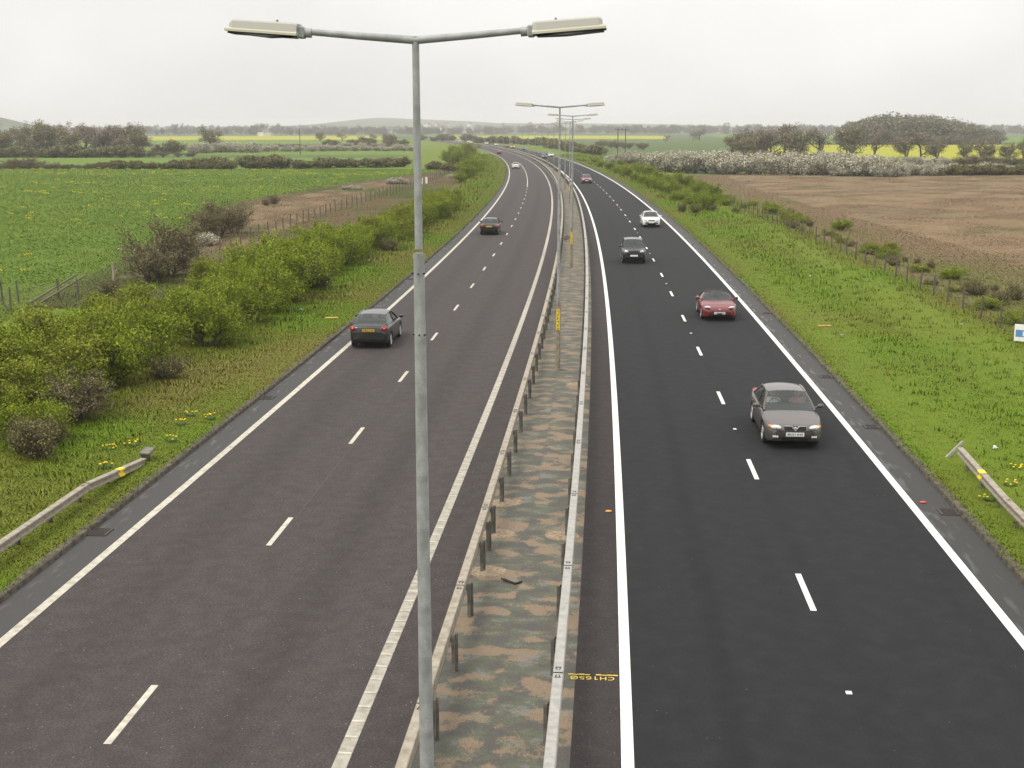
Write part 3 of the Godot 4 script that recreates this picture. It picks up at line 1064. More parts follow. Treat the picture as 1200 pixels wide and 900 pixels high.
func build_small() -> void:
	# snapped strip of rubber on the central reserve
	var b := MB.new()
	b.tube(PackedVector3Array([Vector3(-0.2, 0.02, -0.16), Vector3(-0.15, 0.05, -0.02), Vector3(-0.02, 0.03, 0.06), Vector3(0.06, 0.02, 0.11), Vector3(0.2, 0.03, 0.06), Vector3(0.05, 0.02, 0.16)]), PackedFloat32Array([0.02, 0.03, 0.026, 0.024, 0.026, 0.015]), 6)
	single("rubber_strip", b.mesh(mat(0.015, 0.014, 0.013, 0.7)), "black curled strip of rubber lying on the central reserve", "debris", road(24.1, 5.6, 0.03))
	# gully grates in the channels
	var fr := MB.new()
	for x in [-0.2, 0.2]:
		fr.box(Vector3(x, 0, 0), Vector3(0.05, 0.03, 0.5))
	for k in 7:
		fr.box(Vector3(0, -0.002, -0.24 + 0.08 * k), Vector3(0.4, 0.024, 0.03))
	var grate := fr.mesh(mat(0.06, 0.05, 0.045, 0.6, 0.4))
	var pit := MB.new()
	pit.box(Vector3(0, -0.006, 0), Vector3(0.37, 0.006, 0.46))
	var pitm := pit.mesh(mat(0.008, 0.008, 0.008, 0.9))
	for f in [26.6, 41.0, 57.0, 75.0]:
		var t := thing("gully_grate", "rusty iron gully grate in the channel below the left verge", "grate", road(f, -4.12, 0.008), heading(f), "left gully grates")
		part("grating", grate, t)
		part("pit", pitm, t)
	for f in [29.6, 38.2, 46.0, 62.0]:
		var t := thing("gully_grate", "rusty iron gully grate in the channel beside the new carriageway", "grate", road(f, 15.84, 0.008), heading(f), "right gully grates")
		part("grating", grate, t)
		part("pit", pitm, t)
	# dandelions
	var stem := mat(0.06, 0.12, 0.02, 0.8)
	var petal := mat(0.8, 0.55, 0.01, 0.7)
	for q in [[33.3, -6.6], [33.8, -6.1], [34.4, -5.2], [31.4, -5.95], [36.4, -5.6], [37.2, -4.9], [37.6, -5.7], [30.2, 17.0], [27.0, 17.5], [31.5, 17.9], [33.0, 18.6], [28.4, 18.8]]:
		var t := thing("dandelion_clump", "clump of yellow dandelions in the verge grass", "flowers", road(q[0], q[1], 0.13), rng.randf() * 6.0, "dandelion clumps on the verges")
		var lb := MB.new()
		for k in 10:
			var a := TAU * k / 10.0 + rng.randf() * 0.4
			var d := Vector3(cos(a), 0, sin(a))
			var sd := Vector3(-d.z, 0, d.x) * 0.025
			lb.quad(Vector3(0, 0.01, 0), d * 0.09 + sd + Vector3(0, 0.05, 0), d * 0.2 + Vector3(0, 0.04, 0), d * 0.09 - sd + Vector3(0, 0.05, 0))
		part("leaves", lb.mesh(stem), t)
		for k in 7:
			var fb := MB.new()
			var h := rng.randf_range(0.1, 0.19)
			var p := Vector3(rng.randf_range(-0.22, 0.22), h, rng.randf_range(-0.16, 0.16))
			fb.ball(Vector3.ZERO, Vector3(0.032, 0.016, 0.032), 8, 4)
			var fl := part("flower", fb.mesh(petal), t, p)
			var tb := MB.new()
			tb.bar(Vector3(0, -h, 0), Vector3(0, 0, 0), 0.005, 0.005, 4)
			part("stem", tb.mesh(stem), fl)
	# litter
	var whites := [mat(0.8, 0.8, 0.78, 0.5), mat(0.6, 0.68, 0.72, 0.4)]
	for q in [[77.0, 19.6], [76.0, 20.5], [54.0, 18.0], [35.0, 18.6], [60.0, -7.4], [88.0, -7.3], [57.5, 24.1]]:
		var lb := MB.new()
		for k in 4:
			var a := rng.randf() * TAU
			var e := Vector3(cos(a), 0, sin(a)) * rng.randf_range(0.04, 0.1)
			var g := Vector3(-e.z, rng.randf_range(0.02, 0.1), e.x) * rng.randf_range(0.5, 1.0)
			lb.quad(-e - g * 0.5 + Vector3(0, 0.08, 0), e - g * 0.5 + Vector3(0, 0.05, 0), e + g + Vector3(0, 0.08, 0), -e + g + Vector3(0, 0.06, 0))
		single("litter_scrap", lb.mesh(whites[rng.randi() % 2]), "crumpled white scrap of litter on the grass verge", "litter", road(q[0], q[1], 0.17), 0.0, "scraps of litter on the verges")
	var pl := MB.new()
	pl.box(Vector3(0, 0.04, 0), Vector3(0.62, 0.05, 0.12), 0.01)
	single("plank", pl.mesh(mat(0.62, 0.46, 0.1, 0.7)), "yellow offcut of board on the left verge", "plank", road(58.0, -5.5, 0.14), 0.2)
	single("plank", pl.mesh(mat(0.6, 0.33, 0.12, 0.7)), "orange offcut of board on the right verge", "plank", road(57.0, 17.8, 0.15), 0.1)
	# loose stones of the right channel
	var sb := MB.new()
	sb.ball(Vector3.ZERO, Vector3(0.09, 0.03, 0.05), 7, 4)
	single("plastic_fragment", sb.mesh(mat(0.6, 0.06, 0.05, 0.4)), "small red plastic fragment beside the white edge line", "debris", road(30.3, 15.42, 0.02))
	single("plastic_fragment", sb.mesh(mat(0.7, 0.28, 0.04, 0.4)), "small orange fragment at the inner white line", "debris", road(29.0, 7.6, 0.02))
	# far houses
	var hw := [mat(0.6, 0.57, 0.52, 0.8), mat(0.42, 0.3, 0.23, 0.8), mat(0.7, 0.69, 0.66, 0.8)]
	var hr := [mat(0.2, 0.12, 0.09, 0.8), mat(0.13, 0.13, 0.14, 0.8)]
	for i in 30:
		var far := 2450.0 + rng.randf() * 420.0
		var px := -60.0 + rng.randf_range(-60.0, 130.0)
		if i > 20:
			px = rng.randf_range(230.0, 600.0) if i < 27 else -290.0 + rng.randf() * 12.0
		if i > 27:
			far = 1250.0
		var x := px * far / 1430.0
		var ground := 1.0 + 14.0 * smoothstep(2450.0, 2900.0, far)
		var t := thing("distant_house", "tiny pale house in the hazy distance", "house", Vector3(x, ground - 1.0, -far), rng.randf() * 3.0, "distant houses on the skyline")
		var b1 := MB.new()
		var w := rng.randf_range(9, 20)
		b1.box(Vector3(0, 1.5, 0), Vector3(w, 7, 8))
		part("wall", b1.mesh(hw[rng.randi() % 3 if i < 28 else 0]), t)
		b1 = MB.new()
		b1.poly([Vector3(-w / 2 - 0.3, 5, 4.3), Vector3(w / 2 + 0.3, 5, 4.3), Vector3(w / 2, 8.5, 0), Vector3(-w / 2, 8.5, 0)], Vector3(0, 1, 1))
		b1.poly([Vector3(-w / 2 - 0.3, 5, -4.3), Vector3(w / 2 + 0.3, 5, -4.3), Vector3(w / 2, 8.5, 0), Vector3(-w / 2, 8.5, 0)], Vector3(0, 1, -1))
		for s in [-1.0, 1.0]:
			b1.poly([Vector3(s * w / 2, 5, -4.1), Vector3(s * w / 2, 5, 4.1), Vector3(s * w / 2, 8.45, 0)], Vector3(s, 0, 0))
		part("roof", b1.mesh(hr[rng.randi() % 2]), t)
		b1 = MB.new()
		b1.box(Vector3(w * 0.3, 8.6, 0), Vector3(1, 2.4, 1))
		part("chimney", b1.mesh(hw[1]), t)

# ---------------------------------------------------------------- vehicles (front towards +z)
func table(t: Array, d: float) -> float:
	if d <= t[0][0]:
		return t[0][1]
	for i in t.size() - 1:
		if d <= t[i + 1][0]:
			return lerpf(t[i][1], t[i + 1][1], (d - t[i][0]) / (t[i + 1][0] - t[i][0]))
	return t[-1][1]

func paint(r: float, g: float, b: float, metal := 0.3) -> StandardMaterial3D:
	var m := mat(r, g, b, 0.35, metal)
	m.clearcoat_enabled = true
	m.clearcoat = 0.6
	m.clearcoat_roughness = 0.06
	m.metallic_specular = 0.4
	return m

# measures of a kind of car; lengths run from the nose backwards
func kind_of(k: String) -> Dictionary:
	var d := {
		"L": 4.43, "W": 1.70, "H": 1.41, "axle": 0.9, "base": 2.6, "r": 0.31,
		"deck": [[0, 0.60], [0.05, 0.67], [0.2, 0.73], [0.6, 0.82], [1.15, 0.92], [1.5, 0.94], [2.8, 0.96], [3.55, 0.985], [3.9, 0.985], [4.25, 0.96], [4.37, 0.88], [4.43, 0.74]],
		"wide": [[0, 0.70], [0.05, 0.80], [0.15, 0.88], [0.4, 0.95], [0.9, 1.0], [3.4, 1.0], [4.0, 0.96], [4.25, 0.90], [4.38, 0.84], [4.43, 0.76]],
		"low": [[0, 0.38], [0.04, 0.26], [0.3, 0.2], [4.0, 0.21], [4.36, 0.28], [4.43, 0.42]],
		"ws": 1.15, "rf": 1.98, "rr": 3.05, "rb": 3.62, "wr": 0.67, "pillar_b": 2.42, "side_end": 3.35, "lamp": [0.55, 0.66, 0.17, 0.075], "tail": [0.62, 0.82, 0.13, 0.1],
		"doors": [[1.3, 2.42], [2.42, 3.35]], "plate_y": 0.47, "rear_plate_y": 0.76, "soft": false,
	}
	if k == "hatch":
		d.merge({"L": 4.2, "H": 1.44, "rr": 3.25, "rb": 3.93, "side_end": 3.5, "deck": [[0, 0.6], [0.05, 0.67], [0.2, 0.74], [0.6, 0.84], [1.15, 0.94], [1.5, 0.96], [3.0, 1.0], [3.9, 1.03], [4.06, 1.0], [4.15, 0.9], [4.2, 0.74]],
			"wide": [[0, 0.70], [0.05, 0.80], [0.15, 0.88], [0.4, 0.95], [0.9, 1.0], [3.4, 1.0], [3.9, 0.96], [4.08, 0.91], [4.16, 0.86], [4.2, 0.78]], "low": [[0, 0.38], [0.04, 0.26], [0.3, 0.2], [3.8, 0.21], [4.14, 0.3], [4.2, 0.42]], "base": 2.55, "W": 1.74, "tail": [0.66, 0.87, 0.15, 0.1], "rear_plate_y": 0.8}, true)
	elif k == "tall":
		d.merge({"L": 3.95, "W": 1.66, "H": 1.60, "axle": 0.78, "base": 2.45, "r": 0.33, "deck": [[0, 0.72], [0.05, 0.82], [0.2, 0.92], [0.6, 0.99], [0.95, 1.05], [3.5, 1.08], [3.75, 1.08], [3.88, 0.98], [3.95, 0.8]],
			"wide": [[0, 0.74], [0.05, 0.84], [0.15, 0.92], [0.4, 0.98], [0.8, 1.0], [3.3, 1.0], [3.7, 0.96], [3.9, 0.88], [3.95, 0.8]], "low": [[0, 0.44], [0.04, 0.32], [0.3, 0.25], [3.6, 0.26], [3.9, 0.34], [3.95, 0.46]],
			"ws": 0.95, "rf": 1.65, "rr": 3.4, "rb": 3.78, "wr": 0.72, "pillar_b": 2.2, "side_end": 3.3, "doors": [[1.1, 2.2], [2.2, 3.2]], "lamp": [0.55, 0.84, 0.15, 0.085], "plate_y": 0.56, "tail": [0.66, 0.95, 0.1, 0.16], "rear_plate_y": 0.85}, true)
	elif k == "roadster":
		d.merge({"L": 3.99, "W": 1.72, "H": 1.24, "axle": 0.8, "base": 2.33, "r": 0.31, "deck": [[0, 0.5], [0.05, 0.58], [0.2, 0.66], [0.6, 0.77], [1.3, 0.86], [1.6, 0.86], [2.9, 0.88], [3.3, 0.89], [3.75, 0.86], [3.92, 0.76], [3.99, 0.6]],
			"wide": [[0, 0.62], [0.05, 0.74], [0.15, 0.85], [0.4, 0.95], [0.8, 1.0], [1.6, 0.975], [2.4, 0.975], [3.2, 1.0], [3.7, 0.92], [3.92, 0.8], [3.99, 0.7]], "low": [[0, 0.32], [0.04, 0.22], [0.3, 0.17], [3.6, 0.18], [3.92, 0.26], [3.99, 0.38]],
			"ws": 1.3, "rf": 1.92, "rr": 2.55, "rb": 3.1, "wr": 0.64, "pillar_b": 2.5, "side_end": 2.5, "doors": [[1.45, 2.5]], "lamp": [0.57, 0.66, 0.17, 0.06], "plate_y": 0.4, "tail": [0.6, 0.72, 0.13, 0.06], "rear_plate_y": 0.5, "soft": true}, true)
	elif k == "van":
		d.merge({"L": 4.6, "W": 1.85, "H": 2.0, "axle": 0.85, "base": 2.8, "r": 0.33, "deck": [[0, 0.8], [0.05, 0.9], [0.3, 1.02], [0.9, 1.15], [4.4, 1.2], [4.55, 1.1], [4.6, 0.9]],
			"wide": [[0, 0.78], [0.05, 0.88], [0.3, 0.97], [0.8, 1.0], [4.3, 1.0], [4.55, 0.96], [4.6, 0.9]], "low": [[0, 0.42], [0.04, 0.3], [0.3, 0.24], [4.3, 0.25], [4.6, 0.4]],
			"ws": 0.85, "rf": 1.6, "rr": 4.3, "rb": 4.5, "wr": 0.82, "pillar_b": 2.2, "side_end": 3.9, "doors": [[1.0, 2.2], [2.2, 3.3]], "lamp": [0.66, 0.85, 0.14, 0.1], "plate_y": 0.52, "tail": [0.78, 1.0, 0.08, 0.2], "rear_plate_y": 0.8}, true)
	return d

func make_car(kind: String, label: String, pm: Material, at: Vector3, turn: float, opt := {}) -> Node3D:
	var d := kind_of(kind)
	var t := thing("car" if kind != "van" else "van", label, "car" if kind != "van" else "van", at, turn, opt.get("group", "vehicles on the dual carriageway"))
	var L: float = d.L
	var hw: float = d.W / 2
	var fine: float = opt.get("step", 0.05)
	var axles := [d.axle, d.axle + d.base]
	var Z := func(dd: float) -> float: return L / 2 - dd
	# body rings
	var ds := []
	var n := int(L / fine)
	for i in n + 1:
		ds.append(L * i / n)
	for e in [0.012, 0.03, 0.06, 0.1, L - 0.012, L - 0.03, L - 0.06, L - 0.1]:
		ds.append(e)
	ds.sort()
	var P := []
	for dd in ds:
		var yt := table(d.deck, dd)
		var yb := table(d.low, dd)
		var w := hw * table(d.wide, dd)
		var ya := yb
		for ax in axles:
			var q: float = (dd - ax) / (d.r + 0.055)
			if absf(q) < 1.0:
				ya = maxf(ya, d.r + (d.r + 0.055) * sqrt(1.0 - q * q))
		ya = minf(ya, yt - 0.12)
		var sh := yt - 0.055
		var ribs := [Vector2(0, yt), Vector2(w * 0.42, yt - 0.004), Vector2(w * 0.8, yt - 0.022), Vector2(w * 0.92, sh), Vector2(w * 0.975, lerpf(sh, ya, 0.18)), Vector2(w, lerpf(sh, ya, 0.42)), Vector2(w * 0.995, lerpf(sh, ya, 0.66)), Vector2(w * 0.98, lerpf(sh, ya, 0.88)), Vector2(w * 0.955, ya), Vector2(maxf(w - 0.26, 0.1), ya), Vector2(maxf(w - 0.26, 0.1), yb), Vector2(0, yb)]
		var ring := []
		for q in ribs:
			ring.append(Vector3(q.x, q.y, Z.call(dd)))
		P.append(ring)
	var m := P.size()
	var w := 12
	var N := []
	for i in m:
		var r := []
		for k in w:
			var du: Vector3 = P[i][mini(k + 1, w - 1)] - P[i][maxi(k - 1, 0)]
			if k == 0:
				du = Vector3(P[i][1].x, 0, 0)
			var dv: Vector3 = P[mini(i + 1, m - 1)][k] - P[maxi(i - 1, 0)][k]
			var nn := du.cross(dv).normalized()
			if nn.dot(P[i][k] - Vector3(0, 0.45, P[i][k].z * 0.9)) < 0:
				nn = -nn
			r.append(nn)
		N.append(r)
	var B := {}
	var get := func(key: String) -> MB:
		if not B.has(key):
			B[key] = MB.new()
		return B[key]
	for side in [-1.0, 1.0]:
		for i in m - 1:
			var dm: float = (ds[i] + ds[i + 1]) / 2
			for k in w - 1:
				var key := "body"
				if k <= 2:
					key = "bonnet" if dm < d.ws else ("boot_lid" if dm > d.rb else "interior")
					if dm < 0.1 or dm > L - 0.06:
						key = "body"
				elif k >= 9:
					key = "underside"
				elif k >= 5 and (dm < 0.42 or dm > L - 0.32):
					key = "bumper_front" if dm < 1.0 else "bumper_rear"
				elif k >= 3 and k <= 7:
					for j in d.doors.size():
						if dm > d.doors[j][0] and dm < d.doors[j][1] and table(d.low, dm) > P[i][8].y - 0.02:
							key = "door%d%d" % [j, int(side)]
				var b: MB = get.call(key)
				var id := []
				for q in [[i, k], [i, k + 1], [i + 1, k + 1], [i + 1, k]]:
					var p: Vector3 = P[q[0]][q[1]]
					var nn: Vector3 = N[q[0]][q[1]]
					id.append(b.vert(Vector3(p.x * side, p.y, p.z), Vector3(nn.x * side, nn.y, nn.z)))
				b.quad_ix(id[0], id[1], id[2], id[3])
	# flat end faces
	for e in [0, m - 1]:
		var b: MB = get.call("body")
		var o := Vector3(0, 0, 1 if e == 0 else -1)
		for k in w - 2:
			for side in [-1.0, 1.0]:
				var f := Vector3(side, 1, 1)
				b.poly([P[e][k] * f, P[e][k + 1] * f, Vector3(0, P[e][k + 1].y, P[e][k].z), Vector3(0, P[e][k].y, P[e][k].z)] if k > 0 else [P[e][0], P[e][1] * f, Vector3(0, P[e][1].y, P[e][1].z)], o)
	var body: MeshInstance3D = null
	for key in B:
		var mm: Material = pm
		var called: String = key
		if key == "interior":
			mm = M.cabin
			called = "cabin_floor"
		elif key == "underside":
			mm = M.dark
		elif key.begins_with("door"):
			called = "door"
		elif key.begins_with("bumper"):
			called = "bumper"
			mm = opt.get("bumper", pm)
		var o := part(called, B[key].mesh(mm), t)
		if key == "body":
			body = o
		if called == "door" and fine < 0.08:
			var hb := MB.new()
			var j := int(key[4])
			var s := -1.0 if key.ends_with("-1") else 1.0
			hb.box(Vector3(s * (hw * 0.985), table(d.deck, d.doors[j][1]) - 0.2, Z.call(d.doors[j][1] - 0.17)), Vector3(0.03, 0.03, 0.16), 0.008)
			part("handle", hb.mesh(opt.get("trim", pm)), o)
	# greenhouse
	var belt := func(dd: float) -> float: return table(d.deck, dd) - 0.012
	var yr: float = d.H - 0.045
	var wb := hw * 0.885
	var wr: float = hw * d.wr
	var xat := func(dd: float, u: float) -> float: return lerpf(wb * table(d.wide, dd), wr, u)
	var roofm: Material = M.softtop if d.soft else pm
	var rb := MB.new()
	var rows := []
	for i in 9:
		var u := i / 8.0
		var dd: float = lerpf(d.rf, d.rr, u)
		var yy := yr + 0.045 * sin(PI * clampf(u * 0.8 + 0.15, 0, 1)) - 0.012
		var r := []
		for k in 11:
			var s := k / 5.0 - 1.0
			r.append(Vector3(s * (wr + 0.02), yy - 0.045 * s * s - 0.03 * pow(absf(s), 8.0), Z.call(dd) + 0.07 * (1 - s * s) * (1 - 2 * u)))
		rows.append(r)
	rb.grid(rows, Vector3(0, -3, 0))
	part("roof", rb.mesh(roofm), t)
	var yside := func(dd: float) -> float:
		var u: float = clampf((dd - d.rf) / (d.rr - d.rf), 0, 1)
		return yr + 0.045 * sin(PI * clampf(u * 0.8 + 0.15, 0, 1)) - 0.012 - 0.07
	# pillars and rails
	for s in [-1.0, 1.0]:
		var pb := MB.new()
		var a0 := Vector3(s * wb, belt.call(d.ws) - 0.02, Z.call(d.ws) - 0.1)
		var a1 := Vector3(s * wr, yside.call(d.rf), Z.call(d.rf))
		pb.tube(PackedVector3Array([a0, a0.lerp(a1, 0.5) + Vector3(s * 0.012, 0.012, 0), a1]), PackedFloat32Array([0.042, 0.036, 0.034]), 6)
		part("pillar", pb.mesh(pm), t)
		pb = MB.new()
		var pts := PackedVector3Array()
		var rd := PackedFloat32Array()
		for i in 7:
			var dd: float = lerpf(d.rf, d.rr, i / 6.0)
			pts.append(Vector3(s * (wr + 0.004), yside.call(dd) + 0.008, Z.call(dd)))
			rd.append(0.034)
		pb.tube(pts, rd, 6)
		part("roof_rail", pb.mesh(roofm), t)
		pb = MB.new()
		var c0 := Vector3(s * wb * table(d.wide, d.rb), belt.call(d.rb) - 0.03, Z.call(d.rb) + 0.04)
		var c1 := Vector3(s * wr, yside.call(d.rr), Z.call(d.rr))
		var se: float = d.side_end
		var g0 := Vector3(s * wb, belt.call(se) - 0.03, Z.call(se))
		var g1 := Vector3(s * wr, yside.call(minf(se, d.rr)), Z.call(minf(se - 0.18, d.rr - 0.12)))
		pb.poly([c0, c1, g1, g0], Vector3(s, 0.3, 0))
		pb.tube(PackedVector3Array([c0, c1]), PackedFloat32Array([0.045, 0.036]), 6)
		part("pillar", pb.mesh(roofm), t)
		# side glass, split at the middle pillar
		var f0 := Vector3(s * wb, belt.call(d.ws + 0.12) - 0.02, Z.call(d.ws + 0.12))
		var bm := Vector3(s * (wb + 0.004), belt.call(d.pillar_b) - 0.02, Z.call(d.pillar_b))
		var bt := Vector3(s * (wr + 0.004), yside.call(clampf(d.pillar_b, d.rf, d.rr)), Z.call(clampf(d.pillar_b, d.rf, d.rr - 0.05)))
		var gb := MB.new()
		gb.poly([f0, bm, bt, a1], Vector3(s, 0.3, 0))
		part("side_window", gb.mesh(M.glass), t)
		if se > d.pillar_b + 0.1:
			gb = MB.new()
			gb.poly([bm, g0, g1, bt], Vector3(s, 0.3, 0))
			part("side_window", gb.mesh(M.glass), t)
			pb = MB.new()
			pb.tube(PackedVector3Array([bm, bt]), PackedFloat32Array([0.036, 0.03]), 5)
			part("pillar", pb.mesh(M.dark), t)
	# screens
	for q in [["windscreen", d.ws, d.rf, 0.13], ["rear_window", d.rb, d.rr, -0.09]]:
		var gb := MB.new()
		var gr := []
		for i in 5:
			var u := i / 4.0
			var r := []
			for k in 9:
				var s := k / 4.0 - 1.0
				var bow: float = q[3] * (1 - s * s)
				var x: float = lerpf(wb * (1.0 if q[3] > 0 else table(d.wide, d.rb)), wr, u) * 0.985
				var y0: float = belt.call(q[1]) - 0.01
				var y1: float = yside.call(q[2]) + 0.055 * (1 - s * s) + 0.02
				var z0: float = Z.call(q[1]) - (0.1 if q[3] > 0 else -0.04)
				var z1: float = Z.call(q[2])
				r.append(Vector3(s * x, lerpf(y0, y1, u) + 0.025 * sin(PI * u), lerpf(z0, z1, u) + bow * (1 - 0.4 * u)))
			gr.append(r)
		gb.grid(gr, Vector3(0, 0.6, 0))
		part(q[0], gb.mesh(M.soft_window if d.soft and q[3] < 0 else M.glass), t)
	# cabin furniture
	if fine < 0.08:
		var yb0: float = belt.call(2.0)
		for s in [-0.36, 0.36]:
			var sb := MB.new()
			var zs: float = Z.call(d.rf + 0.42)
			sb.box(Vector3(s, yb0 + 0.02, zs), Vector3(0.46, 0.5, 0.12), 0.04, Basis(Vector3.RIGHT, -0.25))
			sb.box(Vector3(s, yb0 + 0.33, zs - 0.08), Vector3(0.24, 0.16, 0.09), 0.03, Basis(Vector3.RIGHT, -0.2))
			part("seat", sb.mesh(M.seat), t)
		if not d.soft:
			var sb := MB.new()
			sb.box(Vector3(0, yb0 + 0.03, Z.call(d.rr - 0.05)), Vector3(wb * 1.7, 0.36, 0.14), 0.05, Basis(Vector3.RIGHT, -0.3))
			part("rear_seat", sb.mesh(M.seat), t)
		var db := MB.new()
		db.box(Vector3(0, belt.call(d.ws) + 0.0, Z.call(d.ws + 0.33)), Vector3(wb * 1.8, 0.1, 0.36), 0.04, Basis(Vector3.RIGHT, 0.1))
		part("dashboard", db.mesh(M.cabin), t)
		var wh := MB.new()
		var ring := PackedVector3Array()
		var rr := PackedFloat32Array()
		for k in 15:
			var a := TAU * k / 14
			ring.append(Vector3(-0.36 + 0.18 * cos(a), yb0 + 0.02 + 0.17 * sin(a), Z.call(d.ws + 0.62) - 0.06 * sin(a)))
			rr.append(0.014)
		wh.tube(ring, rr, 5, false)
		part("steering_wheel", wh.mesh(M.dark), t)
	# wheels
	var tyre := MB.new()
	var R: float = d.r
	tyre.lathe_x(Vector3.ZERO, [[-0.09, R * 0.6], [-0.1, R * 0.85], [-0.085, R * 0.97], [-0.05, R], [0.05, R], [0.085, R * 0.97], [0.1, R * 0.85], [0.09, R * 0.6]], 20)
	var tm := tyre.mesh(M.tyre)
	var rim := MB.new()
	rim.lathe_x(Vector3.ZERO, [[0.088, R * 0.68], [0.1, R * 0.66], [0.085, R * 0.6], [0.03, R * 0.57], [0.02, 0.02]], 20)
	for k in 5:
		var a := TAU * k / 5
		rim.box(Vector3(0.07, sin(a) * R * 0.33, cos(a) * R * 0.33), Vector3(0.025, 0.05, R * 0.56), 0.006, Basis(Vector3.RIGHT, -a))
	rim.lathe_x(Vector3(0.02, 0, 0), [[0.0, 0.07], [0.066, 0.06], [0.07, 0.0]], 12)
	var rm := rim.mesh(M.alloy)
	for ax in axles:
		for s in [-1.0, 1.0]:
			var wheel := Node3D.new()
			wheel.name = "wheel"
			t.add_child(wheel, true)
			wheel.position = Vector3(s * (hw - 0.125), R, Z.call(ax))
			wheel.rotation.y = 0.0 if s > 0 else PI
			part("tyre", tm, wheel)
			part("rim", rm, wheel)
	# lamps, grille, plates, mirrors
	var surf := func(x: float, front: bool) -> float:   # how far back the skin is at that offset
		var best := 0.0
		for i in 60:
			var dd := i * 0.01
			if hw * table(d.wide, dd if front else L - dd) >= x:
				return dd
			best = dd
		return best
	for s in [-1.0, 1.0]:
		var lx: float = d.lamp[0] * hw / 0.85
		var zd: float = surf.call(lx + 0.06, true)
		var hb := MB.new()
		hb.ball(Vector3(s * lx, d.lamp[1], Z.call(zd + 0.035)), Vector3(d.lamp[2], d.lamp[3], 0.085), 14, 8, Basis(Vector3.UP, s * 0.42) * Basis(Vector3.RIGHT, -0.45))
		var hl := part("headlight", hb.mesh(M.lens), t)
		hb = MB.new()
		hb.ball(Vector3(s * lx * 0.95, d.lamp[1], Z.call(zd - 0.03)), Vector3(0.055, 0.05, 0.03), 10, 6)
		part("reflector", hb.mesh(M.alloy), hl)
		if opt.get("amber", false):
			hb = MB.new()
			hb.ball(Vector3(s * (lx + 0.15), d.lamp[1] + 0.01, Z.call(surf.call(lx + 0.19, true) + 0.03)), Vector3(0.06, 0.055, 0.07), 10, 6, Basis(Vector3.UP, s * 0.9))
			part("indicator", hb.mesh(M.amber), t)
		hb = MB.new()
		hb.box(Vector3(s * lx * 1.0, d.plate_y - 0.07, Z.call(surf.call(lx + 0.1, true)) + 0.025), Vector3(0.17, 0.075, 0.05), 0.015, Basis(Vector3.UP, s * 0.2))
		part("fog_light", hb.mesh(M.lens if opt.get("fog", false) else M.dark), t)
		var tx: float = d.tail[0] * hw / 0.85
		hb = MB.new()
		hb.ball(Vector3(s * tx, d.tail[1], Z.call(L - surf.call(tx + 0.05, false) - 0.02)), Vector3(d.tail[2], d.tail[3], 0.075), 14, 8, Basis(Vector3.UP, -s * 0.4))
		var tl := part("tail_light", hb.mesh(M.red), t)
		hb = MB.new()
		hb.ball(Vector3(s * tx, d.tail[1] + 0.01, Z.call(L - surf.call(tx + 0.05, false)) - 0.05), Vector3(0.035, 0.03, 0.03), 10, 6)
		part("reflector", hb.mesh(M.pink), tl)
		hb = MB.new()
		hb.ball(Vector3(s * (hw + 0.1), belt.call(d.ws + 0.35) + 0.07, Z.call(d.ws + 0.3)), Vector3(0.11, 0.07, 0.055), 10, 6, Basis(Vector3.UP, s * 0.15))
		hb.bar(Vector3(s * (hw - 0.1), belt.call(d.ws + 0.35) + 0.0, Z.call(d.ws + 0.3)), Vector3(s * (hw + 0.06), belt.call(d.ws + 0.35) + 0.06, Z.call(d.ws + 0.3)), 0.03, 0.03, 6)
		part("wing_mirror", hb.mesh(pm), t)
	var gb2 := MB.new()
	var gy: float = d.lamp[1] - 0.01
	if not d.soft:
		gb2.box(Vector3(0, gy, Z.call(0.02)), Vector3(0.62, 0.11, 0.05), 0.02, Basis(Vector3.RIGHT, -0.25))
		part("grille", gb2.mesh(M.dark), t)
		if opt.get("chrome", false):
			gb2 = MB.new()
			for s in [-1.0, 1.0]:
				gb2.bar(Vector3(0, gy - 0.07, Z.call(-0.035)), Vector3(s * 0.11, gy + 0.06, Z.call(-0.01)), 0.014, 0.014, 6)
				gb2.bar(Vector3(s * 0.11, gy + 0.06, Z.call(-0.01)), Vector3(s * 0.3, gy + 0.06, Z.call(0.01)), 0.01, 0.01, 6)
			gb2.ball(Vector3(0, gy, Z.call(-0.03)), Vector3(0.045, 0.045, 0.02), 10, 6)
			part("badge", gb2.mesh(M.alloy), t)
	else:
		gb2.ball(Vector3(0, d.plate_y - 0.03, Z.call(0.01)), Vector3(0.42, 0.08, 0.05), 14, 6)
		part("grille", gb2.mesh(M.dark), t)
		gb2 = MB.new()
		gb2.ball(Vector3(0, 0.56, Z.call(0.0)), Vector3(0.055, 0.04, 0.02), 10, 6)
		part("badge", gb2.mesh(M.alloy), t)
	gb2 = MB.new()
	gb2.box(Vector3(0, d.plate_y - 0.05, Z.call(0.0)), Vector3(1.1 if not d.soft else 0.9, 0.13, 0.03), 0.02)
	part("air_intake", gb2.mesh(M.dark), t)
	if fine < 0.12:
		gb2 = MB.new()
		gb2.box(Vector3(0, 0, 0), Vector3(0.52, 0.115, 0.012), 0.003)
		var fp := part("number_plate", gb2.mesh(M.plate_white), t, Vector3(0, d.plate_y, Z.call(-0.028)))
		var rp := part("number_plate", gb2.mesh(M.plate_yellow), t, Vector3(0, d.rear_plate_y, Z.call(L + 0.012)), PI)
		gb2 = MB.new()
		gb2.box(Vector3(0, d.rear_plate_y, Z.call(L + 0.0)), Vector3(0.56, 0.15, 0.016), 0.004)
		part("plate_holder", gb2.mesh(pm), t)
		var txt: String = opt.get("plate", "")
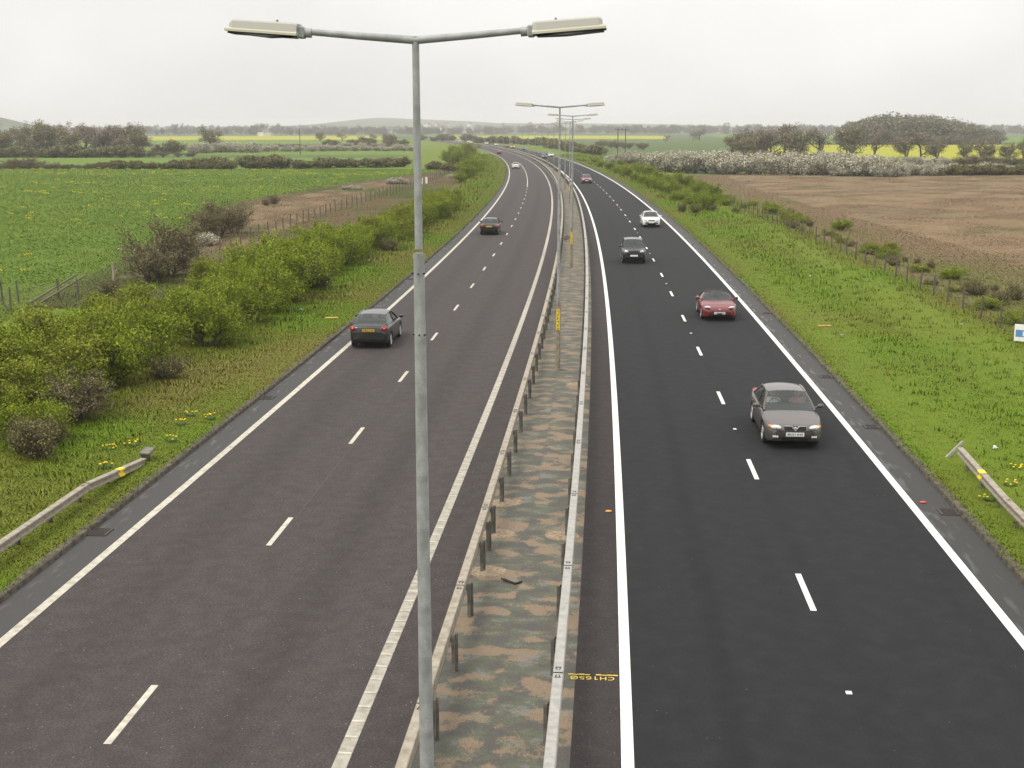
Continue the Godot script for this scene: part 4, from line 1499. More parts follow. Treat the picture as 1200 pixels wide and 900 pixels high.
		if txt != "":
			var tmh := TextMesh.new()
			tmh.text = txt
			var sf := SystemFont.new()
			sf.font_names = PackedStringArray(["Droid Sans"])
			sf.font_weight = 700
			tmh.font = sf
			tmh.font_size = 32
			tmh.pixel_size = 0.0031
			tmh.depth = 0.004
			tmh.material = M.dark
			part("lettering", tmh, rp if opt.get("rear", false) else fp, Vector3(0, 0, 0.007))
	return t

# ---------------------------------------------------------------- people seen through the windscreen
func surface_net(bones: Array, lo: Vector3, hi: Vector3, cell: float, k: float, b: MB) -> void:
	var nx := int((hi.x - lo.x) / cell) + 1
	var ny := int((hi.y - lo.y) / cell) + 1
	var nz := int((hi.z - lo.z) / cell) + 1
	var D := PackedFloat32Array()
	D.resize(nx * ny * nz)
	for z in nz:
		for y in ny:
			for x in nx:
				var p := lo + Vector3(x, y, z) * cell
				var acc := 0.0
				for q in bones:
					var a: Vector3 = q[0]
					var e: Vector3 = q[1]
					var ab := e - a
					var tt := clampf((p - a).dot(ab) / maxf(ab.length_squared(), 1e-6), 0, 1)
					acc += exp(-(p.distance_to(a + ab * tt) - lerpf(q[2], q[3], tt)) / k)
				D[(z * ny + y) * nx + x] = -log(maxf(acc, 1e-20)) * k
	var id := PackedInt32Array()
	id.resize(nx * ny * nz)
	id.fill(-1)
	var offs := [Vector3i(0, 0, 0), Vector3i(1, 0, 0), Vector3i(0, 1, 0), Vector3i(1, 1, 0), Vector3i(0, 0, 1), Vector3i(1, 0, 1), Vector3i(0, 1, 1), Vector3i(1, 1, 1)]
	var edges := [[0, 1], [2, 3], [4, 5], [6, 7], [0, 2], [1, 3], [4, 6], [5, 7], [0, 4], [1, 5], [2, 6], [3, 7]]
	for z in nz - 1:
		for y in ny - 1:
			for x in nx - 1:
				var ds := []
				var neg := 0
				for o in offs:
					var v: float = D[((z + o.z) * ny + y + o.y) * nx + x + o.x]
					ds.append(v)
					neg += 1 if v < 0 else 0
				if neg == 0 or neg == 8:
					continue
				var s := Vector3.ZERO
				var c := 0
				for e in edges:
					if (ds[e[0]] < 0) != (ds[e[1]] < 0):
						s += Vector3(offs[e[0]]).lerp(Vector3(offs[e[1]]), ds[e[0]] / (ds[e[0]] - ds[e[1]]))
						c += 1
				var nn := Vector3(ds[1] + ds[3] + ds[5] + ds[7] - ds[0] - ds[2] - ds[4] - ds[6], ds[2] + ds[3] + ds[6] + ds[7] - ds[0] - ds[1] - ds[4] - ds[5], ds[4] + ds[5] + ds[6] + ds[7] - ds[0] - ds[1] - ds[2] - ds[3]).normalized()
				id[(z * ny + y) * nx + x] = b.vert(lo + (Vector3(x, y, z) + s / c) * cell, nn)
	var strides := [1, nx, nx * ny]
	for z in range(1, nz - 1):
		for y in range(1, ny - 1):
			for x in range(1, nx - 1):
				var at := (z * ny + y) * nx + x
				for ax in 3:
					if (D[at] < 0) != (D[at + strides[ax]] < 0):
						var u: int = strides[(ax + 1) % 3]
						var v: int = strides[(ax + 2) % 3]
						if id[at] >= 0 and id[at - u] >= 0 and id[at - v] >= 0 and id[at - u - v] >= 0:
							b.quad_ix(id[at], id[at - u], id[at - u - v], id[at - v])

func make_person(label: String, shirt: Color, at: Vector3, turn: float, group: String) -> void:
	var t := thing("person", label, "person", at, turn, group)
	var skin := Color(0.42, 0.24, 0.17)
	var b := MB.new()
	# origin at the hips, facing +z, seated
	var bones := [
		[Vector3(0, 0.0, 0), Vector3(0, 0.22, 0.0), 0.15, 0.14], [Vector3(-0.06, 0.36, -0.02), Vector3(0.06, 0.36, -0.02), 0.15, 0.15],
		[Vector3(-0.16, 0.46, -0.03), Vector3(0.16, 0.46, -0.03), 0.06, 0.06], [Vector3(0, 0.46, -0.02), Vector3(0, 0.58, 0.0), 0.055, 0.05],
		[Vector3(0, 0.64, 0.03), Vector3(0, 0.71, 0.01), 0.075, 0.085], [Vector3(0, 0.60, 0.07), Vector3(0, 0.66, 0.075), 0.035, 0.05], [Vector3(0, 0.655, 0.115), Vector3(0, 0.64, 0.125), 0.012, 0.014],
		[Vector3(-0.085, 0.66, 0.01), Vector3(-0.09, 0.68, 0.0), 0.014, 0.016], [Vector3(0.085, 0.66, 0.01), Vector3(0.09, 0.68, 0.0), 0.014, 0.016],
	]
	for s in [-1.0, 1.0]:
		bones.append([Vector3(s * 0.18, 0.45, -0.03), Vector3(s * 0.24, 0.22, 0.08), 0.055, 0.043])
		bones.append([Vector3(s * 0.24, 0.22, 0.08), Vector3(s * 0.16, 0.2, 0.33), 0.042, 0.03])
		bones.append([Vector3(s * 0.16, 0.2, 0.33), Vector3(s * 0.14, 0.21, 0.4), 0.032, 0.03])
		bones.append([Vector3(s * 0.09, 0.0, 0.02), Vector3(s * 0.11, 0.04, 0.42), 0.09, 0.065])
		bones.append([Vector3(s * 0.11, 0.04, 0.42), Vector3(s * 0.1, -0.34, 0.55), 0.06, 0.045])
	surface_net(bones, Vector3(-0.36, -0.42, -0.22), Vector3(0.36, 0.84, 0.66), 0.024, 0.014, b)
	# five bent fingers to each hand
	for s in [-1.0, 1.0]:
		for f in 4:
			var p0 := Vector3(s * (0.14 - 0.0), 0.235 - f * 0.02, 0.41)
			b.tube(PackedVector3Array([p0, p0 + Vector3(-s * 0.005, 0.004, 0.035 - 0.003 * f), p0 + Vector3(-s * 0.035, 0.0, 0.05 - 0.004 * f)]), PackedFloat32Array([0.01, 0.009, 0.007]), 5)
		b.tube(PackedVector3Array([Vector3(s * 0.13, 0.235, 0.36), Vector3(s * 0.1, 0.255, 0.38), Vector3(s * 0.09, 0.25, 0.405)]), PackedFloat32Array([0.012, 0.01, 0.008]), 5)
	for i in b.v.size():
		var p := b.v[i]
		b.c[i] = shirt
		if p.y > 0.53 or p.z > 0.31 and p.y > 0.12:
			b.c[i] = skin
		elif p.y < 0.13 and p.z > -0.02 and p.y < 0.12:
			b.c[i] = Color(0.03, 0.035, 0.05)
	var m := StandardMaterial3D.new()
	m.vertex_color_use_as_albedo = true
	m.roughness = 0.8
	part("body", b.mesh(m), t)
	b = MB.new()
	b.ball(Vector3(0, 0.725, -0.012), Vector3(0.096, 0.09, 0.1), 12, 8, Basis(Vector3.RIGHT, -0.35))
	part("hair", b.mesh(mat(0.06, 0.04, 0.025, 0.8)), t)
	b = MB.new()
	for s in [-1.0, 1.0]:
		b.ball(Vector3(s * 0.032, 0.672, 0.097), Vector3(0.012, 0.008, 0.008), 6, 4)
	part("eyes", b.mesh(M.dark), t)

func build_cars() -> void:
	M.cabin = mat(0.03, 0.03, 0.032, 0.8)
	M.seat = mat(0.055, 0.055, 0.058, 0.9)
	M.tyre = mat(0.012, 0.012, 0.012, 0.85)
	M.alloy = mat(0.55, 0.55, 0.55, 0.3, 0.8)
	M.lens = mat(0.62, 0.62, 0.6, 0.08)
	M.lens.clearcoat_enabled = true
	M.red = mat(0.32, 0.012, 0.012, 0.15)
	M.pink = mat(0.7, 0.25, 0.22, 0.2)
	M.amber = mat(0.62, 0.2, 0.02, 0.15)
	M.plate_white = mat(0.75, 0.75, 0.73, 0.4)
	M.plate_yellow = mat(0.6, 0.36, 0.02, 0.4)
	M.softtop = mat(0.018, 0.016, 0.018, 0.85)
	var g := mat(0.02, 0.03, 0.028, 0.03)
	g.transparency = BaseMaterial3D.TRANSPARENCY_ALPHA
	g.albedo_color.a = 0.42
	g.cull_mode = BaseMaterial3D.CULL_DISABLED
	M.glass = g
	M.soft_window = mat(0.05, 0.05, 0.05, 0.2)
	var grey := paint(0.09, 0.08, 0.073, 0.3)
	var dark_green := paint(0.02, 0.023, 0.021, 0.2)
	var black := paint(0.012, 0.013, 0.013, 0.2)
	var red := paint(0.13, 0.004, 0.007, 0.0)
	var maroon := paint(0.16, 0.015, 0.04, 0.0)
	var white := paint(0.7, 0.7, 0.66, 0.0)
	var blue := paint(0.06, 0.12, 0.28, 0.3)
	var yellow := paint(0.62, 0.42, 0.06, 0.0)
	var put := func(kind: String, label: String, pm: Material, far: float, off: float, away: bool, opt := {}) -> Node3D:
		return make_car(kind, label, pm, road(far, off, 0.0), heading(far) + (PI if away else 0.0), opt)
	# towards the camera
	var c: Node3D = put.call("saloon", "grey saloon with two people inside coming down the near lane", grey, 37.4, 13.0, false, {"amber": true, "fog": true, "chrome": true, "plate": "ML51 KYE"})
	for q in [["person in a pale shirt at the wheel of the grey saloon", Color(0.5, 0.52, 0.5), -0.36], ["person in a pink top in the passenger seat of the grey saloon", Color(0.42, 0.2, 0.18), 0.36]]:
		make_person(q[0], q[1], c.transform * Vector3(q[2], 0.56, -0.02), c.rotation.y, "people in the grey saloon")
	put.call("roadster", "red two-seat roadster with a black soft top", red, 61.2, 13.2, false, {"plate": "LS07 NZB"})
	put.call("tall", "black upright hatchback in the overtaking lane", black, 86.4, 10.05, false, {"trim": M.dark})
	put.call("saloon", "white saloon close to the right edge line", white, 118.0, 13.2, false, {"step": 0.06})
	put.call("hatch", "dark red hatchback with bright headlights in the overtaking lane", maroon, 210.5, 10.0, false, {"step": 0.1})
	var far_opt := {"step": 0.14, "group": "distant traffic coming round the bend"}
	put.call("hatch", "dark car coming round the bend in the overtaking lane", dark_green, 380.0, 9.6, false, far_opt)
	put.call("saloon", "black car coming round the bend beside a white one", black, 428.0, 13.4, false, far_opt)
	put.call("saloon", "white car coming round the bend behind the street lamps", white, 402.0, 13.3, false, far_opt)
	put.call("hatch", "blue car on the far bend", blue, 526.0, 13.3, false, far_opt)
	put.call("van", "yellow van on the far bend", yellow, 572.0, 12.9, false, far_opt)
	put.call("hatch", "dark car ahead of the yellow van on the far bend", dark_green, 596.0, 12.6, false, far_opt)
	put.call("saloon", "white car on the far bend behind the yellow van", white, 655.0, 13.2, false, far_opt)
	for q in [[705.0, 13.2], [760.0, 10.0], [800.0, 13.2], [850.0, 13.2], [885.0, 10.0]]:
		put.call("hatch", "tiny white car in the queue at the far end of the road", white, q[0], q[1], false, far_opt)
	# away from the camera
	put.call("hatch", "dark grey hatchback beside the left edge line seen from behind", dark_green, 52.7, -2.35, true, {"plate": "SD52 LVO", "rear": true, "trim": M.dark})
	put.call("saloon", "black saloon seen from behind with red tail lights", black, 108.9, -1.5, true, {"step": 0.06})
	put.call("hatch", "white hatchback seen from behind near the bend", white, 285.0, -1.9, true, {"step": 0.1})
	put.call("hatch", "red hatchback seen from behind on the bend", red, 441.0, -1.9, true, far_opt)

const SPOTS := {
	"bare": [[-174.8,417,10.44],[-168.8,410.3,9.29],[-164.8,409.8,8.15],[-161.9,415.2,8.45],[-153.4,403,8.31],[-150.9,405.1,11.15],[-146.8,407.3,11.31],[-141.8,400.1,8.81],[-141.1,409.8,9.09],[-134.6,407.5,9.97],[-130.1,403.9,9.76],[-129,407.9,8.69],[-121.5,401.2,8.91],[-184.8,446.4,9.24],[-177.8,441.5,8.93],[-175.1,444,11.33],[-171.7,447.5,11.82],[-168.2,444.8,10.91],[-163.1,443,8.2],[-155.2,437.4,10.06],[-152.8,444.5,10.68],[-147.6,439.4,9.67],[-140.4,432.6,9.59],[-141.3,447.2,10.76],[-131.9,430.7,10.8],[-124.2,513.6,10.41],[-121,399.9,6.99],[-483,1647,11.99],[-447.8,1567.5,8.78],[-432.4,1567.6,9.69],[-422.8,1581.4,15.83],[-426.3,1619.8,12.18],[-401.9,1595.1,11.74],[-403.5,1631.1,9.51],[-390.5,1663.8,12.13],[-386.7,1738.3,12.56],[-379,1746.3,13.27],[-343.1,1657.8,15.14],[-332.5,1654.3,15.85],[-325.1,1678,10.85],[-316.8,1711.9,15.28],[-308.2,1733.5,11.21],[-132.7,859,7.13],[-116.3,851.7,6.27],[-95.2,861,5.47],[-86.2,855.1,5.85],[-60.1,615.1,6.34],[-59.9,624.3,6.3],[60.8,339.6,8.55],[62,331.3,6.95],[68.1,348.3,9.26],[73.8,352.9,9.13],[78.2,357.6,10.25],[82.3,352.9,10.36],[90.3,362.4,9.12],[99.1,367.3,10.27],[107.1,367.3,8.99],[116.1,352.9,9.13],[120,377.5,7.92],[122.5,357.6,6.75],[129.9,357.6,6],[128.6,339.6,6.17],[132.3,331.3,5.56],[140.2,339.6,6.65],[65.7,355.4,6.61],[66.7,352.6,8.25],[72.3,362.1,8.31],[75.1,366.3,8.47],[137.1,908.8,8.9],[132.1,908.8,6.99],[99,801.6,5.05]],
	"thicket": [[-164.3,394.7,3.59],[-160.9,393.8,2.76],[-158,396.1,3.77],[-153.6,394.3,3.13],[-148.2,394.8,3.23],[-143.3,389,3.79],[-140.1,392.6,3.15],[-136.3,388.2,4],[-134.7,392.6,2.85],[-130,390.1,3.42],[-127.2,392.9,3.16],[-122,388.6,4],[-117.5,388.4,3.45],[-92,277.3,1.68],[-89.1,276.8,2.15],[-88,277.8,2.18],[-84.4,275.7,2.16],[-82.7,276,1.72],[-81.5,277.4,1.57],[-80.2,277.6,1.75],[-76.6,275.3,1.88],[-74.2,275.2,2.27],[-73.6,277.8,1.73],[-71.9,277.9,2.04],[-68.3,275.7,1.91],[-66.6,275.8,1.61],[-64.5,275.5,2.14],[-62.7,276.9,1.69],[-72.6,278.6,2.53],[-68.2,278.6,2.92],[-64.9,278.6,2.53],[-60.2,283.3,3.17],[-58.2,283,2.77],[-56.3,281.9,2.53],[-55.9,283.9,3.28],[-53.3,283.9,3.2],[-48.9,285.7,2.08],[-47.7,288.2,1.83],[-44.6,287.3,2.23],[-42.6,288.8,2.52],[-40.7,290.4,2.03],[-39.3,290.8,2.31],[-37.1,290.8,1.94],[-33.9,292.2,2.21],[-32,290.8,2.17],[-29.4,293.3,2.28],[-27.9,295.7,2.23],[-26.2,296.4,2.53],[-123.1,453.4,5.07],[-127.8,453.4,3.17],[-94.7,639.5,3.69],[-93,654.3,2.95],[-83.9,656.3,3.3],[-75.1,647.3,4.72],[-64.4,650.2,3.67],[-57.6,650.9,3.5],[-17.4,273.5,1.79],[-16.7,272.2,2.04],[-13.4,263.5,2.01],[-12.4,264.1,1.41],[-10,257,1.93],[62.8,331.4,2.74],[66.1,333,1.91],[71.2,336.3,2.96],[74.7,337.2,2.04],[77.3,336.5,2.7],[81.6,340.7,2.53],[81.9,238.8,2.03],[85,239.9,2.26],[85.7,239.6,1.95],[87.8,239.6,2.26],[89.9,241.4,2.06],[92,241.2,1.92],[93.1,240.5,2.3],[94.8,241.1,2.24],[96.3,240.6,1.91],[99.2,241.6,2.18],[100.8,242.1,2.16],[-20,770.8,3.84],[-12.9,737.7,4.69],[-8.4,746.8,4.58],[-4.8,716.6,4.74],[1.2,728,4.89],[5.5,693.5,3.55],[7.8,713.7,3.55],[13.5,682.1,4.25],[17.5,679.6,3.74],[16.9,594,5.1],[18.7,560.4,4.42],[20.2,539.9,4.1],[22.3,504.9,3.87],[23.8,479.7,4.21],[25,471.9,3.71],[25.5,447.6,3.46],[27,431.4,3.21],[28.4,419.7,3.66],[-67.8,924.5,4.27],[-54.3,875.6,3.68],[-49.1,884.5,5.19],[-43.2,876.9,4.32],[-32.7,871.2,5.38],[-28.3,867,4.91]],
	"thorn": [[-115.1,278.4,1.78],[-112.4,275.6,1.69],[-112,277.2,1.23],[-110.8,278.4,1.21],[-109.6,278,1.4],[-108.5,278.6,1.27],[-106.5,277.3,1.18],[-103.9,276.5,1.26],[-103.4,277.4,1.41],[-101.5,275.7,1.83],[-100.1,276.9,1.22],[-99.2,277.4,1.34],[-97.2,278,1.18],[-95.1,276.8,1.26],[-94.7,278.5,1.53],[-91.8,275.6,1.63],[-112,279.2,2.54],[-109.7,279.2,3.12],[-107.3,279.2,2.15],[-130.6,571,1.89],[-125,565.5,2.02],[-120.1,569.1,2.13],[-117.7,576.3,2.25],[-112,572.8,2.03],[-109.1,578.2,2.21],[-106.2,579,1.83],[-100.5,579.4,2.22],[-95.3,578,1.93],[-92.3,576.9,2.23],[-87.9,578.7,1.68],[-85.7,583.4,2.24],[-80.7,581.6,1.64],[-77.7,585.7,2.19],[-71.2,583.4,1.87],[-67.8,586.6,2.02],[-64.3,583.2,1.79],[-57.5,584.8,1.65],[-55,586.8,2.44],[-51.3,593.7,1.83],[-117.6,401.9,2.06],[-115.6,399.7,2.46],[-111.8,397.6,1.96],[-107.1,398.4,1.65],[-104.3,400,1.43],[-103.1,399.9,1.9],[-21.2,74.8,4.08],[-21.5,79.4,3.33],[-21.2,71.9,2.41],[-24.8,103.2,3.61],[-25.3,100.8,2.96],[-24.1,106.5,2.83],[-28.7,148.2,1.35],[-29,145,1.01],[-21.8,65.7,1.29],[-13.6,36.9,1.86],[18.7,134.7,1.13],[19.7,132,1.29],[22,134.7,1.13],[24,132,0.92],[27.6,113.8,0.96],[27.4,82.4,0.58],[27.3,79.4,0.78],[27,74,0.72],[26.8,70,0.64],[26.7,64.4,1.17],[27.1,68.1,0.57],[26.9,83.5,0.58],[26.7,95.7,0.54],[105,290.7,2.72],[107.1,289.5,3.34],[110.2,287,3.27],[112.7,288.5,2.95],[116.6,288.6,2.74],[118.3,286.4,2.66],[43.8,606.7,3.82],[47.5,598.4,3.98],[48.8,579.7,3.37],[52,576,3.19],[53.4,568.1,2.87],[58,564.3,2.79],[57.1,542.4,3.05]],
	"blossom": [[-165.8,400,1.56],[-162.9,400.7,1.48],[-159.7,398.5,1.3],[-158.2,401,1.38],[-154.9,399.8,1.49],[-151.8,397.9,1.44],[-150.3,399.8,1.47],[-147.9,400.1,1.48],[-145,397.8,1.54],[-141.9,397.8,1.36],[-140,397.8,1.6],[-139.6,401.7,1.45],[-137.1,401.1,1.29],[-142.2,395,2.98],[-140.9,395.3,2.85],[-138.6,394.6,3.02],[-115.7,455.8,3.7],[-112.7,456.3,4.25],[-112.4,464,3.91],[-110.3,468,3.69],[-107.6,471.5,4.03],[-105.6,472.2,3.74],[-101.3,466.8,3.35],[-97.3,464.4,4.51],[-97.7,471.5,3.35],[-98.8,489.8,2.23],[-94.8,481.5,3.12],[-94.3,493,3.34],[-89.3,486.2,2.16],[-87.4,487,2.62],[-83.8,484.4,2.89],[-81.4,497.9,3.28],[-78.1,487.2,2.66],[-75.3,492.6,3.34],[-73.3,499.6,2.83],[-70.4,500.8,2.33],[-67.5,500.3,2.54],[-62.9,493.2,2.47],[-60.5,502.8,2.6],[-58.3,502.3,2.13],[-53.2,499.2,2.36],[-50.1,494.4,2.22],[-47,502.9,2.81],[-43.9,504.4,2.83],[-40.4,496.6,2.56],[-180.1,616.7,1.92],[-177.4,620.7,1.55],[-173.7,623.9,2.01],[-167.3,622.8,1.58],[-157.4,614.9,1.94],[-155.8,621.9,1.71],[-149.7,622.9,1.82],[-142.8,613.8,2.13],[-137.9,621.9,2.15],[-133,620.6,1.52],[-126.8,619.3,1.84],[-121.9,619,1.52],[-116.9,623.7,1.79],[-112.3,624.4,1.73],[-104.9,618,1.86],[-97.1,617.2,1.97],[-91.5,620.3,1.73],[-85.9,623,2],[-81.8,624.2,2.07],[-74.4,617.6,1.99],[-69.8,623.1,1.87],[-64.5,615.2,2.03],[-58,618.1,2.09],[-52.9,616.8,1.66],[-19.1,200.5,1.26],[-17.6,202,0.99],[-24.1,182.7,0.89],[-23,182.7,0.77],[-10.9,225.8,0.95],[-9.3,225.8,1.11],[-24.1,95,1.13],[-24.2,97.1,0.88],[30.9,262.5,3.69],[33.4,261.7,4.38],[35.4,260.9,3.83],[36.9,261.3,4.33],[38.7,261,4.29],[40.9,260.1,3.49],[42.9,256.6,4.47],[44.5,251,3.61],[46.2,255.4,3.93],[48.4,251.3,3.59],[49.7,249.2,4.02],[51.6,246.2,3.96],[52.5,245.4,3.56],[55.3,246.1,4.03],[56.7,245.7,3.52],[57.6,241,3.79],[60,242,4.22],[62.1,241.4,4.03],[62.9,236,3.24],[64.5,235.8,3.96],[67.6,238,3.46],[68.1,236.6,4.11],[69.1,231.3,3.43],[71.6,232.1,3.34],[39.1,284.6,3.71],[41.6,284.8,3.85],[44,286,3.84],[45.8,281.4,4.31],[48.7,283,3.95],[51.6,279.4,3.88],[52.5,274.6,4.09],[55.3,276.9,3.94],[57.7,271.4,3.52],[59.3,269.7,3.86],[62.1,269.9,4.48],[64,266.7,3.76],[65.8,263.3,4.41],[68.7,265.1,4.15],[70.8,264.5,4.33],[72.1,258.4,3.69],[75.2,258,3.42],[75.9,256.9,3.92],[74.4,241.3,2.72],[74.9,239.8,2.3],[76.3,239.8,2.96],[77.7,239.9,2.86],[80.5,240.9,2.3],[81.1,238.2,2.57],[25.9,314.1,3.25],[28.7,319.3,3.46],[30.9,316.8,3.56],[33.4,314.2,3.01],[35.6,316.9,2.99],[37.8,316.5,3.27],[40.2,316.4,3.44],[41,310,3.49],[44.7,315.2,3.31],[45.6,307,2.91],[48.5,306,3.41],[51.7,312.3,3.7],[52.4,305.5,3.56],[54.3,306.5,3.58],[33.3,340.9,2.87],[35.6,338.7,2.39],[39.8,346,2.66],[42.5,347.1,2.44],[44.2,347.4,2.22],[46.4,349.7,3.12],[62.7,353.4,2.39],[67.2,359.9,2.8],[69.4,356.8,3.12],[71.7,354.1,3.1],[72.9,349.7,2.82],[76.7,350.6,2.47],[81.2,351.5,2.57],[83.9,352.1,2.39],[87.5,355,3.05],[88.1,349.1,3.16],[91.5,348,2.49],[94.6,353.2,2.37],[86.8,308.4,2.38],[90.8,309.4,2.14],[93.3,309.3,1.95],[95.4,307.9,2.25],[96.9,303.7,2.41],[99.5,302.5,2.31],[101.4,299.4,2.09],[106,304.1,2.46],[108.5,298.1,2.21],[111.9,302.7,2.45],[114.3,299.3,2.42],[115.2,294.6,2.46],[117.6,294,1.89],[122,296.1,2.06],[82.6,245.8,1.9],[85.3,245.7,1.99],[87.2,246.8,2.25],[89.8,246.6,2.02],[91.9,248.2,1.94],[94.4,247.3,2.4],[95.2,247.3,2.42],[98.1,247.9,2.22]],
	"dark": [[-486.3,1738.1,9.01],[-467.5,1723.1,9.9],[-432.9,1726.4,9.62],[-413.7,1700.7,8.54],[-399.5,1735,8.04],[-355.9,1705.9,7.94]],
	"hawthorn": [[-7.7,233.6,4.25],[-8.1,218.4,3.36],[-7.6,255.8,3.94],[-8.4,205.1,2.29],[-14.6,315.8,4.86],[-13.4,323.3,5.43],[-12.6,339.6,4.75],[-16.5,323.3,3.62],[21.7,137.5,2.29],[21.8,143.3,2.24],[21.5,146.8,1.44],[21.6,155.3,1.44],[21.5,157.9,1.47],[21.7,166.9,2.41],[21.6,175.6,1.68],[21.4,182.7,2.22],[21.5,189.2,2.39],[21.5,204.2,1.77],[21.4,215,1.7],[21.4,230.6,2.45],[21.4,237.8,2.08],[21.1,250.6,1.69],[21.3,270.4,2.19],[20.9,293.4,1.75],[21.2,317.9,1.7],[26.1,152.2,1.4],[25.9,158.7,2.23],[25.9,167.9,2.41],[26.1,175.6,2.1],[26.2,188,2.44],[26.1,194.7,1.43],[26.3,205.4,1.66],[26,216.4,1.92],[26.3,240.1,2.45],[26.1,252.6,2.45],[26.3,262.9,1.83],[26.5,300,1.68],[26.7,328.3,1.87],[25.1,145,1.22],[27.7,130.7,1.46],[27.4,120,1.18],[26.3,140.4,0.98],[29.5,110.1,1.23],[26.4,85.6,0.84],[25.7,89.1,0.62]],
	"barebush": [[-13.2,32.7,1.42],[-13.8,33.3,1.16],[-13.3,34,1.14]]
}

# ---------------------------------------------------------------- plants
# Grows stems into b and returns points on the outer twigs.
func grow(b: MB, p: Vector3, dir: Vector3, length: float, rad: float, level: int, o: Dictionary, tips: PackedVector3Array) -> void:
	var segs: int = 4 if level == 0 else 3
	var pts := PackedVector3Array([p])
	var rads := PackedFloat32Array([rad])
	var d := dir
	for i in segs:
		d = (d + Vector3(rng.randf_range(-1, 1), rng.randf_range(-0.6, 1) + o.lift, rng.randf_range(-1, 1)) * o.wiggle).normalized()
		p += d * length / segs
		pts.append(p)
		rads.append(rad * lerpf(1.0, 0.45, (i + 1.0) / segs))
	if rad > o.thin:
		b.tube(pts, rads, 6 if level == 0 else (4 if level == 1 else 3), false)
	if level >= o.levels:
		for i in range(1, pts.size()):
			tips.append(pts[i])
		return
	var kids: int = o.kids[level]
	for k in kids:
		var t := lerpf(o.low, 1.0, (k + rng.randf()) / kids)
		var at := t * segs
		var i := mini(int(at), segs - 1)
		var q := pts[i].lerp(pts[i + 1], at - i)
		var side := Vector3(rng.randf_range(-1, 1), rng.randf_range(-0.35, 0.55), rng.randf_range(-1, 1))
		side = (side - d * side.dot(d)).normalized()
		var nd: Vector3 = (d * o.along + side).normalized()
		grow(b, q, nd, length * o.shrink * rng.randf_range(0.75, 1.2) * (1.15 - 0.45 * t), rads[i] * 0.6, level + 1, o, tips)

func leaves(tips: PackedVector3Array, per: float, spread_: float, size: float, cols: Array, up: float, vary := 1.0) -> MB:
	var b := MB.new()
	var n := int(tips.size() * per)
	var v := PackedVector3Array()
	var nn := PackedVector3Array()
	var c := PackedColorArray()
	var ix := PackedInt32Array()
	v.resize(n * 4); nn.resize(n * 4); c.resize(n * 4); ix.resize(n * 6)
	var tone := PackedFloat32Array()
	for i in tips.size():
		tone.append(1.0 + rng.randf_range(-0.28, 0.3) * vary if i % 3 == 0 else tone[i - 1])
	for i in n:
		var ti := rng.randi() % tips.size()
		var p := tips[ti] + Vector3(rng.randfn(), rng.randfn(), rng.randfn()) * spread_
		p.y = maxf(p.y, 0.05)
		var w := Vector3(rng.randfn(), rng.randfn() + up, rng.randfn()).normalized()
		var a := w.cross(Vector3(rng.randf_range(-1, 1), rng.randf_range(-1, 1), rng.randf_range(-1, 1))).normalized()
		var e := w.cross(a)
		var s := size * (0.5 + 1.1 * pow(rng.randf(), 1.6))
		a *= s * 0.5
		e *= s * 0.36
		v[i * 4] = p - a; v[i * 4 + 1] = p + e - a * 0.1; v[i * 4 + 2] = p + a; v[i * 4 + 3] = p - e - a * 0.1
		var col: Color = cols[rng.randi() % cols.size()]
		var g := (1.0 + rng.randf_range(-0.25, 0.25) * vary) * tone[ti]
		col = Color(col.r * g, col.g * g, col.b * g)
		for k in 4:
			nn[i * 4 + k] = w
			c[i * 4 + k] = col
		var j := i * 4
		ix[i * 6] = j; ix[i * 6 + 1] = j + 1; ix[i * 6 + 2] = j + 2; ix[i * 6 + 3] = j; ix[i * 6 + 4] = j + 2; ix[i * 6 + 5] = j + 3
	b.v = v; b.n = nn; b.c = c; b.ix = ix
	b.uv.resize(n * 4)
	return b

# [wood mesh, leaf mesh] of about the given height, scaled to height 1 when used
func plant(stems: int, height: float, fan: float, o: Dictionary, per: float, spread_: float, size: float, cols: Array, up: float, bark: Material, lm: Material, vary := 1.0) -> Array:
	var b := MB.new()
	var tips := PackedVector3Array()
	for k in stems:
		var a := TAU * (k + rng.randf()) / stems
		var d := Vector3(cos(a) * fan, 1, sin(a) * fan).normalized()
		grow(b, Vector3(cos(a), 0, sin(a)) * 0.12 * (1.0 if stems > 1 else 0.0) + Vector3(0, -0.1, 0), d, height * rng.randf_range(0.5, 0.75), o.rad, 0, o, tips)
	var l := leaves(tips, per, spread_, size, cols, up, vary)
	var top := 0.0
	for p in tips:
		top = maxf(top, p.y)
	return [b.mesh(bark), l.mesh(lm), top + spread_]

func plant_out(called: String, kinds: Array, x: float, far: float, h: float, label: String, category: String, group: String, wide := 1.0, foliage := "crown", stem := "trunk") -> void:
	var k: Array = kinds[rng.randi() % kinds.size()]
	var t := thing(called, label, category, Vector3(x, 0.08, -far), rng.randf() * TAU, group)
	var s: float = h / k[2]
	t.scale = Vector3(s * wide * rng.randf_range(0.9, 1.15), s, s * wide * rng.randf_range(0.9, 1.15))
	part(stem, k[0], t)
	part(foliage, k[1], t)


